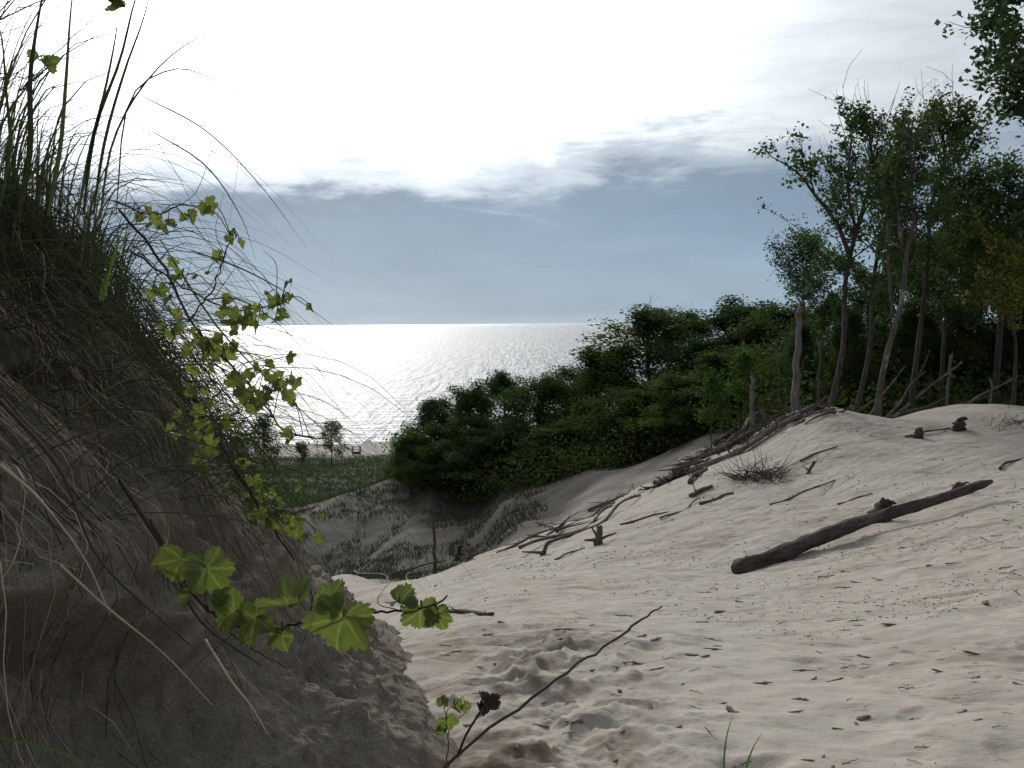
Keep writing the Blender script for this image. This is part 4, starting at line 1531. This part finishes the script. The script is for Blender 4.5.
# upright marram on the bank top
for _ in range(1350):
    y = rng.uniform(1.9, 4.6)
    t = 0.86 + 0.45 * rng.beta(1.5, 2)
    b, nb = bank_surf(y, t, -0.02)
    H = rng.uniform(0.25, 0.95) * (1.15 if y < 3.3 else 0.75)
    a = rng.normal(0.15, 0.5)
    lean = rng.gamma(2.0, 0.16)
    d = np.array([math.cos(a), math.sin(a) * 0.8, 0]) * lean
    p = [b, b + np.array([d[0] * 0.15, d[1] * 0.15, 0.36]) * H, b + np.array([d[0] * 0.55, d[1] * 0.55, 0.70]) * H,
         b + np.array([d[0] * 1.25, d[1] * 1.25, 0.92 - 0.35 * lean]) * H]
    if rng.random() < 0.22:
        a2 = rng.uniform(-1.2, 1.2)
        p[3] = p[2] + np.array([math.cos(a2) * 0.3, math.sin(a2) * 0.3, -rng.uniform(0.0, 0.25)]) * H
    blade(gm if rng.random() < 0.8 else dm, p, rng.uniform(0.003, 0.0085))
for _ in range(130):
    y = rng.uniform(2.2, 3.5)
    b, nb = bank_surf(y, 0.92 + 0.3 * rng.random(), -0.03)
    H = rng.uniform(0.55, 1.05)
    d = np.array([rng.normal(0.10, 0.20), rng.normal(0, 0.2), 0])
    blade(gm, [b, b + (d * 0.2 + np.array([0, 0, 0.36])) * H, b + (d * 0.6 + np.array([0, 0, 0.7])) * H, b + (d * 1.4 + np.array([0, 0, 0.98])) * H], rng.uniform(0.006, 0.012))
# long thin arching stems leaning out to the right
for _ in range(430):
    y = rng.uniform(2.3, 4.6)
    t = rng.uniform(0.62, 1.05)
    b, nb = bank_surf(y, t, -0.02)
    L = rng.uniform(0.3, 1.15)
    up = rng.uniform(0.05, 0.75)
    a = rng.normal(-0.15, 0.45)
    d = np.array([math.cos(a), math.sin(a), 0])
    p = [b, b + d * L * 0.30 + np.array([0, 0, up * 0.42 * L]), b + d * L * 0.64 + np.array([0, 0, up * 0.45 * L - 0.06 * L]),
         b + d * L * 0.95 + np.array([0, 0, up * 0.25 * L - rng.uniform(0.1, 0.5) * L])]
    blade(gm, p, rng.uniform(0.0018, 0.004), 11)
# a few signature blades read off the photograph
for pix, w in (([(100, 215, 2.7), (112, 145, 2.7), (140, 90, 2.7), (185, 45, 2.65), (262, 7, 2.6)], 0.007),
               ([(116, 215, 2.7), (128, 105, 2.7), (170, 70, 2.7), (215, 80, 2.65), (283, 122, 2.6)], 0.005),
               ([(140, 95, 2.75), (205, 130, 2.7), (260, 185, 2.65), (306, 247, 2.6)], 0.004),
               ([(150, 130, 2.75), (205, 165, 2.7), (240, 215, 2.65), (256, 260, 2.6)], 0.004),
               ([(83, 215, 2.6), (95, 130, 2.6), (120, 60, 2.6), (135, 0, 2.6), (152, -40, 2.6)], 0.010),
               ([(93, 215, 2.6), (105, 140, 2.6), (125, 70, 2.6), (143, 20, 2.6), (156, -30, 2.6)], 0.009),
               ([(48, 215, 2.5), (60, 150, 2.5), (66, 80, 2.5), (70, 20, 2.5), (76, -40, 2.5)], 0.012),
               ([(18, 215, 2.4), (30, 150, 2.4), (30, 80, 2.4), (38, 20, 2.4), (50, -40, 2.4)], 0.016),
               ([(-2, 215, 2.4), (10, 150, 2.4), (6, 90, 2.4), (2, 40, 2.4), (-8, 0, 2.4)], 0.009),
               ([(78, 215, 2.6), (90, 150, 2.6), (105, 90, 2.6), (115, 40, 2.6), (119, 8, 2.6)], 0.010),
               ([(190, 250, 2.6), (240, 268, 2.5), (290, 295, 2.45), (350, 338, 2.4)], 0.004),
               ([(200, 300, 2.6), (240, 300, 2.5), (285, 330, 2.5), (330, 385, 2.45)], 0.004),
               ([(230, 60, 2.6), (236, 110, 2.6), (238, 160, 2.6), (228, 232, 2.6)], 0.002),
               ([(160, 240, 2.7), (220, 330, 2.6), (290, 400, 2.5), (372, 470, 2.45)], 0.005)):
    blade(gm, [P(*c) for c in pix], w, 14, side=np.array([0.1, 1, 0.1]))
# dark dead stems and roots hanging free below the overhanging sod
for _ in range(900):
    y = rng.uniform(2.9, 5.6)
    b, nb = bank_surf(y, rng.uniform(0.80, 1.06), -0.02)
    o_ = rng.uniform(0.05, 0.55)
    dn = rng.uniform(0.15, 0.75)
    a = rng.normal(-0.3, 0.5)
    d = np.array([math.cos(a), math.sin(a), 0])
    p = [b, b + d * o_ * 0.5 + np.array([0, 0, rng.uniform(0.0, 0.10)]), b + d * o_ * 0.85 - np.array([0, 0, dn * 0.4]), b + d * o_ * (1 + rng.uniform(-0.1, 0.4)) - np.array([0, 0, dn])]
    blade(gm, p, rng.uniform(0.0025, 0.006), 10)
tag(gm.build('marram_grass', M['grass'], smooth=False), 'dark wiry marram grass arching off the top of the sand bank', 'grass', kind='stuff')

# dead straw and roots draped down the face
rm = MB()
for _ in range(380):
    y = rng.uniform(1.8, 5.2)
    t = rng.uniform(0.66, 1.04)
    n_ = 7
    dt, dy = -rng.uniform(0.06, 0.42), rng.normal(-0.05, 0.16)
    pts = []
    for q in np.linspace(0, 1, n_):
        b, nb = bank_surf(y + dy * q + 0.02 * rng.normal(), max(0.12, t + dt * q), 0.006 + 0.03 * math.sin(math.pi * q) * rng.uniform(0.2, 1.3))
        pts.append(b)
    (blade(dm, pts, rng.uniform(0.0014, 0.0034), 12) if rng.random() < 0.6 else rm.tube(spline(pts, 10), np.linspace(1, 0.3, 10) * rng.uniform(0.0008, 0.0024), 4, cap=False))
for _ in range(52):
    y, t = rng.uniform(1.9, 4.6), rng.uniform(0.72, 1.0)
    dt, dy = -rng.uniform(0.10, 0.42), rng.normal(0.12, 0.2)
    hgt = rng.uniform(0.3, 1.4)
    for _k in range(rng.integers(4, 13)):
        pts = []
        oy, ot = rng.normal(0, 0.035), rng.normal(0, 0.02)
        fa = rng.normal(0, 0.06)
        Lq = rng.uniform(0.5, 1.1)
        for q in np.linspace(0, Lq, 7):
            b, nb = bank_surf(y + oy * (1 - 0.5 * q) + (dy + fa) * q, max(0.12, t + ot + dt * q), 0.008 + 0.035 * math.sin(math.pi * min(q, 1)) * hgt)
            pts.append(b + rng.normal(size=3) * 0.003)
        blade(dm, pts, rng.uniform(0.0016, 0.0034), 14)
for _ in range(650):
    y = rng.uniform(2.8, 5.6)
    b, nb = bank_surf(y, rng.uniform(0.78, 1.04), -0.03)
    o_ = abs(rng.normal(0.22, 0.14)) + 0.04
    dn = rng.uniform(0.2, 0.8)
    a = rng.normal(-0.25, 0.45)
    d = np.array([math.cos(a), math.sin(a), 0])
    p = [b, b + d * o_ * 0.5 + rng.normal(size=3) * 0.03 - np.array([0, 0, dn * 0.12]), b + d * o_ * 0.8 + rng.normal(size=3) * 0.04 - np.array([0, 0, dn * 0.5]), b + d * o_ * 1.1 + rng.normal(size=3) * 0.06 - np.array([0, 0, dn])]
    rm.tube(spline(p, 10), np.linspace(1, 0.35, 10) * rng.uniform(0.0012, 0.0034), 4, cap=False)
tag(dm.build('dead_grass', M['straw'], smooth=False), 'pale dead grass hanging down the shaded sand bank', 'grass', kind='stuff')
tag(rm.build('hanging_roots', M['root']), 'fine brown roots dangling from the shaded sand bank', 'roots', kind='stuff')

# long pale stalks and thick roots one can pick out
for n_, (pix, r0_, mt, lab) in enumerate((
        ([(60, 565, 2.15), (110, 610, 2.2), (165, 655, 2.25), (213, 706, 2.3)], 0.003, 'straw', 'long pale stalk lying slantwise on the bank above the hollow'),
        ([(0, 400, 2.3), (60, 470, 2.25), (100, 560, 2.2), (190, 645, 2.25)], 0.005, 'root', 'long dark root sweeping down the bank from the left edge'),
        ([(120, 480, 2.6), (170, 560, 2.5), (200, 620, 2.45), (260, 665, 2.4)], 0.006, 'root', 'dark woody root running down to the big vine leaves'),
        ([(0, 465, 2.15), (40, 500, 2.15), (85, 560, 2.2), (110, 615, 2.2)], 0.004, 'straw', 'pale thick root at the left edge halfway down the bank'),
        ([(205, 640, 2.6), (230, 680, 2.55), (250, 705, 2.5), (268, 735, 2.5)], 0.005, 'straw', 'straw coloured frayed root below the big vine leaves'))):
    mb = MB()
    pts = spline([P(*c) for c in pix], 22)
    mb.tube(pts, np.linspace(1, 0.35, 22) * r0_, 7, 0.25, n_)
    tag(mb.build('root', M[mt]), lab, 'root')


# ------------------------------------------------------------------ grape vine
def leaf_shape(rg, size):
    """one lobed, toothed grape leaf: verts, tris, quads, vein weight. Stalk joins at origin, tip along +x"""
    n = 84
    th = np.linspace(-math.pi, math.pi, n, endpoint=False)
    lob = 0.0
    for c, wd, hgt in ((0, 0.55, 1.0), (1.05, 0.5, 0.86), (-1.05, 0.5, 0.86), (2.05, 0.5, 0.66), (-2.05, 0.5, 0.66)):
        lob = np.maximum(lob, hgt * np.exp(-np.abs((th - c) / wd) ** 2.2 * 0.55))
    r = 0.50 + 0.50 * lob
    r = r * (1 - 0.75 * np.exp(-((np.abs(th) - math.pi) / 0.30) ** 2))
    teeth = np.abs(((th * 13 / math.pi) % 1) - 0.5) * 2
    r = r * (0.90 + 0.14 * teeth) * (1 + 0.03 * rg.normal(size=n))
    wv = rg.uniform(0, 6)
    rings = [0.12, 0.32, 0.55, 0.78, 1.0]
    v, vein = [[0, 0, 0]], [1.0]
    fold, cup, curl = rg.uniform(0.1, 0.8), rg.uniform(-0.5, 0.5), rg.uniform(0.0, 0.8)
    for f in rings:
        x, y = np.cos(th) * r * f, np.sin(th) * r * f
        z = fold * np.abs(y) + cup * (x * x + y * y) * 0.5 - curl * np.maximum(x, 0) ** 2 + 0.05 * np.sin(th * 5 + 0.4) * f
        z = z + 0.03 * rg.normal(size=n) * f + 0.07 * np.sin(th * 2.5 + wv) * f * f + 0.05 * np.sin(x * 5 + wv) * np.sin(y * 6)
        v.append(np.stack([x, y, z], -1))
        d = np.min(np.abs((th[:, None] - np.array([0, 1.05, -1.05, 2.05, -2.05])[None])), 1) * r * f
        vein.append(np.clip(1 - d / 0.05, 0, 1))
    v = np.vstack([np.array(v[0])[None]] + v[1:]) * size
    vein = np.concatenate([[1.0]] + vein[1:])
    jj = np.arange(n)
    t = np.stack([np.zeros(n, int), 1 + jj, 1 + (jj + 1) % n], -1)
    q = []
    for a in range(len(rings) - 1):
        o0, o1 = 1 + a * n, 1 + (a + 1) * n
        q.append(np.stack([o0 + jj, o1 + jj, o1 + (jj + 1) % n, o0 + (jj + 1) % n], -1))
    return v, t, np.vstack(q), vein


def mat_grape():
    mt, nt, out = new_mat('grape_leaf')
    k = NT(nt)
    g = k.n('ShaderNodeNewGeometry')
    ri = g.outputs['Random Per Island']
    vn = k.n('ShaderNodeAttribute', attribute_name='vein').outputs['Fac']
    nz = k.noise(g.outputs['Position'], 60, 4, 0.6)
    c = k.mix(ri, (0.055, 0.082, 0.026), (0.100, 0.124, 0.042))
    c = k.mix(k.ramp(nz, [(0.35, 0.0), (0.7, 0.5)]), c, (0.12, 0.13, 0.035))
    c = k.mix(k.math('MULTIPLY', vn, 0.5), c, (0.20, 0.25, 0.09))
    b = k.bsdf(c, 0.5, k.bump(nz, 0.3, 0.004), 0.3)
    tr = k.n('ShaderNodeBsdfTranslucent')
    k.l(k.mix(1.0, c, (1.9, 1.9, 1.15), 'MULTIPLY'), tr.inputs['Color'])
    ms = k.n('ShaderNodeMixShader')
    ms.inputs[0].default_value = 0.45
    k.l(b, ms.inputs[1])
    k.l(tr.outputs[0], ms.inputs[2])
    k.l(ms.outputs[0], out.inputs[0])
    return mt


M['grape'] = mat_grape()
M['vine'] = mat_plain('vine_stem', (0.055, 0.04, 0.03), 0.8, 0.4)
M['dead_leaf'] = mat_plain('dead_leaf', (0.07, 0.05, 0.04), 0.8, 0.4)


def orient(v, x_dir, n_dir):
    x = np.array(x_dir, float)
    x /= np.linalg.norm(x)
    n_ = np.array(n_dir, float)
    n_ = n_ - x * (n_ @ x)
    n_ /= np.linalg.norm(n_)
    y = np.cross(n_, x)
    return v @ np.stack([x, y, n_], 0)


def vine(label, stems, leaves_px, single, seed, group=None, tendrils=0):
    """stems: list of (pixel polyline with depths, radius); leaves: (px,py,Y,size px,angle deg of the tip in the picture, tilt)"""
    rg = np.random.default_rng(seed)
    allp = []
    sm = MB()
    for pix, r0_ in stems:
        p = spline([P(*c) for c in pix], 6 * len(pix))
        allp.append(p)
        p = p + rg.normal(size=p.shape) * 0.002
        sm.tube(p, np.linspace(1, 0.45, len(p)) * r0_, 7, 0.2, seed)
    pts = np.vstack(allp)
    base = pts[0].copy()
    e = empty('grape_vine', base, label, 'vine', group)
    fm = MB()
    veins = []
    for px, py, Y, sz, ang_, tilt in leaves_px:
        c = P(px, py, Y)
        size = sz * Y / F * 0.54
        v, t, q, vein = leaf_shape(rg, size)
        a = R(ang_)
        xd = math.cos(a) * cr - math.sin(a) * cu + rg.normal(size=3) * 0.25
        nd = -cf * math.cos(tilt) + cu * math.sin(tilt) + rg.normal(size=3) * (0.42 if single else 0.6)
        v = orient(v, xd, nd)
        v = v - v.mean(0) + c
        node = v[0].copy()
        near = pts[np.argmin(((pts - node) ** 2).sum(1))]
        if np.linalg.norm(near - node) < 0.35:
            mid = (near + node) / 2 + np.array([0, 0, 0.02])
            sm.tube(spline([near, mid, node], 6), np.full(6, 0.0012), 5, cap=False)
        if single:
            one = MB()
            one.add(v - base, q, t)
            one.build('leaf', M['grape'], e, attrs={'vein': vein})
        else:
            fm.add(v - base, q, t)
            veins.append(vein)
    for _ in range(tendrils):
        p = pts[rg.integers(len(pts))]
        d = rg.normal(size=3) * 0.07
        sm.tube(spline([p, p + d * 0.5 + rg.normal(size=3) * 0.02, p + d], 8), np.linspace(0.0012, 0.0005, 8), 4, cap=False)
    sm.v = [a - base for a in sm.v]
    sm.build('stem', M['vine'], e)
    if not single and veins:
        fm.build('foliage', M['grape'], e, attrs={'vein': np.concatenate(veins)})
    return e


# low vine with the big near leaves
vine('grape vine with large bright lobed leaves trailing low over the bank',
     [([(150, 520, 2.25), (178, 570, 2.2), (210, 612, 2.15), (255, 628, 2.08), (300, 624, 2.02), (345, 612, 2.0), (385, 612, 2.0), (430, 606, 2.0), (447, 596, 2.02)], 0.0045),
      ([(205, 605, 2.15), (240, 640, 2.2), (290, 670, 2.25)], 0.003),
      ([(305, 622, 2.02), (312, 605, 2.0), (312, 588, 2.0)], 0.0022)],
     [(180, 562, 2.16, 54, 115, 0.5), (208, 570, 2.12, 56, 50, 0.4), (190, 592, 2.18, 36, 120, 0.8), (232, 612, 2.08, 50, 160, 0.4), (255, 620, 2.04, 56, 150, 0.9), (285, 600, 2.0, 66, 168, 1.05),
      (330, 598, 2.0, 34, -70, 0.5), (342, 620, 1.98, 80, 85, 0.35), (281, 636, 2.03, 32, 85, 0.2), (400, 600, 2.0, 40, 20, 0.9), (420, 612, 2.0, 46, 70, 0.5), (438, 616, 2.0, 34, 75, 0.3),
      (222, 598, 2.1, 26, -60, 0.6)], True, 601, tendrils=10)
# small sprig low by the twig
vine('small bright grape sprig rooted at the sand by the dead twig', [([(446, 770, 2.9), (448, 740, 2.88), (447, 712, 2.86), (460, 700, 2.85)], 0.002), ([(447, 715, 2.86), (442, 702, 2.86)], 0.0015)],
     [(447, 722, 2.86, 27, 95, 0.3), (443, 702, 2.86, 15, -90, 0.6), (456, 706, 2.85, 17, 30, 0.6), (466, 706, 2.85, 14, 60, 0.3), (440, 728, 2.87, 16, 140, 0.4)], True, 602)
# upper hanging vine
rg = np.random.default_rng(610)
up_leaves = []
spots = [(150, 212, 18), (160, 228, 20), (190, 215, 22), (205, 208, 16), (180, 275, 24), (172, 262, 18), (208, 272, 12), (232, 240, 14), (240, 243, 14), (228, 238, 12), (232, 318, 24), (243, 322, 22), (222, 312, 20), (248, 312, 18), (275, 303, 18), (281, 312, 14), (285, 298, 12),
         (215, 345, 22), (226, 352, 24), (205, 352, 20), (235, 345, 18), (198, 340, 18), (258, 366, 18), (238, 378, 20), (245, 392, 26), (258, 398, 26), (266, 390, 22), (252, 405, 22), (280, 385, 18), (288, 395, 16), (276, 380, 16), (262, 405, 20), (293, 402, 14),
         (285, 432, 16), (291, 436, 14), (228, 420, 14), (238, 425, 12), (212, 440, 22), (205, 448, 16), (195, 370, 16), (186, 352, 16), (190, 390, 16), (200, 405, 16), (175, 330, 16), (168, 300, 18), (160, 290, 16), (180, 415, 14), (192, 430, 14),
         (225, 470, 16), (232, 478, 16), (240, 462, 14), (262, 488, 16), (255, 480, 16), (270, 500, 18), (280, 508, 18), (272, 516, 20), (290, 522, 20), (296, 530, 18), (284, 530, 16), (300, 520, 14), (262, 506, 16), (248, 498, 14), (316, 530, 10), (215, 455, 14), (205, 462, 14)]
for px, py, s in spots:
    d = 2.62 - 0.0012 * (px - 150) + rg.normal(0, 0.06) + (0.5 if py > 455 else 0)
    up_leaves.append((px, py, d, s * rg.uniform(0.75, 1.1), rg.uniform(20, 160), rg.uniform(0.0, 1.0)))
for _ in range(105):
    px, py, s = spots[rg.integers(len(spots))]
    px, py = px + rg.normal(0, 12), py + rg.normal(0, 10)
    up_leaves.append((px, py, 2.66 - 0.0012 * (px - 150) + rg.normal(0, 0.08) + (0.5 if py > 455 else 0), rg.uniform(10, 17), rg.uniform(0, 180), rg.uniform(0, 1.2)))
hi = [l for l in up_leaves if l[1] < 455]
lo = [l for l in up_leaves if l[1] >= 455]
vine('grape vine hanging with many small yellow green leaves against the lake',
     [([(118, 210, 2.75), (160, 260, 2.68), (190, 320, 2.62), (215, 350, 2.58), (250, 385, 2.54), (285, 430, 2.5), (330, 440, 2.48)], 0.004),
      ([(130, 250, 2.75), (180, 285, 2.65), (235, 310, 2.58), (282, 302, 2.54)], 0.003),
      ([(140, 320, 2.8), (175, 380, 2.7), (205, 430, 2.65), (235, 470, 2.6)], 0.003),
      ([(115, 200, 2.75), (150, 215, 2.68), (185, 205, 2.64), (206, 212, 2.62)], 0.0025),
      ([(190, 320, 2.62), (215, 285, 2.6), (228, 245, 2.58), (236, 238, 2.58)], 0.0025),
      ([(190, 355, 2.65), (230, 400, 2.6), (262, 440, 2.58), (275, 470, 2.56)], 0.0022)], hi, False, 611, tendrils=40)
vine('lower grape vine cluster on a dark straight stem above the hollow',
     [([(192, 395, 2.75), (230, 460, 2.85), (262, 512, 3.0), (294, 560, 3.2)], 0.007),
      ([(262, 512, 3.0), (280, 510, 3.05), (300, 522, 3.1)], 0.0025), ([(230, 460, 2.85), (240, 480, 2.95), (262, 490, 3.0)], 0.002)], lo, False, 612, tendrils=14)
# two stray leaves high in the grass
vine('stray grape sprig caught high in the bank top grass', [([(20, 90, 2.6), (40, 75, 2.55), (52, 62, 2.5)], 0.002), ([(20, 90, 2.6), (70, 40, 2.55), (112, 4, 2.5)], 0.0018)],
     [(46, 62, 2.5, 26, 30, 0.9), (113, 3, 2.5, 22, 10, 1.0), (118, 0, 2.5, 16, 70, 0.6), (36, 56, 2.52, 18, 150, 0.8)], True, 613)

# dead twig leaning out over the sand
mb = MB()
_tj = np.random.default_rng(9).normal(size=(30, 3)) * 0.0025
_tj[8:] += np.array([0, 0, 0.008])
_tj[17:] -= np.array([0.004, 0, 0.012])
tw = _tj + spline([P(428, 792, 2.75), P(462, 752, 2.78), P(540, 695, 2.85), P(600, 650, 2.95), P(640, 620, 3.05), P(664, 605, 3.1)], 30)
base = tw[0].copy()
e = empty('dead_twig', base, 'bare dead twig slanting up over the sand from the bank foot', 'twig')
mb.tube(tw - base, np.interp(np.linspace(0, 1, 30), [0, 0.2, 0.55, 0.75, 1], [0.0055, 0.0047, 0.0038, 0.0040, 0.0022]), 9, 0.22, 3)
mb.tube(spline([P(458, 755, 2.78), P(466, 735, 2.77), P(480, 712, 2.76), P(483, 706, 2.76)], 10) - base, np.linspace(0.0042, 0.0024, 10), 7, 0.2, 5)
mb.build('stem', M['twig'], e)
mb = MB()
rg = np.random.default_rng(77)
for ang_ in (60, 100, 250):
    v, t, q, vein = leaf_shape(rg, 0.035)
    v[:, 2] += 6 * v[:, 1] ** 2 / 0.035 * 0.12
    v = orient(v, math.cos(R(ang_)) * cr - math.sin(R(ang_)) * cu, -cf + 0.8 * cr)
    mb.add(v - v.mean(0) + P(487, 704, 2.76) + rg.normal(size=3) * 0.006 - base, q, t)
mb.build('dead_leaf', M['dead_leaf'], e)

# single grass shoots
for lab, blades in (('two green grass shoots rising from the sand at the bottom edge',
                     [([(724, 800, 2.6), (724, 762, 2.6), (727, 735, 2.6), (734, 712, 2.6)], 0.006), ([(742, 800, 2.6), (746, 770, 2.6), (753, 748, 2.6), (763, 732, 2.6)], 0.006), ([(735, 800, 2.6), (757, 772, 2.6), (775, 755, 2.6)], 0.002)]),
                    ('long green grass blade crossing the bottom left corner', [([(-20, 738, 1.7), (20, 741, 1.7), (60, 752, 1.7), (100, 772, 1.7)], 0.006)]),
                    ('bright green blade upright in front of the dark bank top', [([(103, 300, 2.35), (108, 275, 2.33), (116, 250, 2.32), (124, 222, 2.3)], 0.010), ([(100, 300, 2.35), (104, 280, 2.33), (112, 262, 2.32)], 0.008)])):
    mb = MB()
    for pix, w in blades:
        blade(mb, [P(*c) for c in pix], w, 12, side=np.array([0.1, 1, 0.1]))
    tag(mb.build('grass_shoot', M['grass_green'], smooth=False), lab, 'grass')

# ------------------------------------------------------------------ render settings
scene.view_settings.view_transform = 'Standard'
scene.view_settings.look = 'None'
scene.view_settings.exposure = 0.32
scene.view_settings.gamma = 1
scene.render.engine = 'CYCLES'
c = scene.cycles
c.use_denoising = True
c.max_bounces = 6
c.diffuse_bounces = 3
c.glossy_bounces = 3
c.transmission_bounces = 4
c.transparent_max_bounces = 4
c.use_adaptive_sampling = True
c.adaptive_threshold = 0.02
c.sample_clamp_indirect = 6
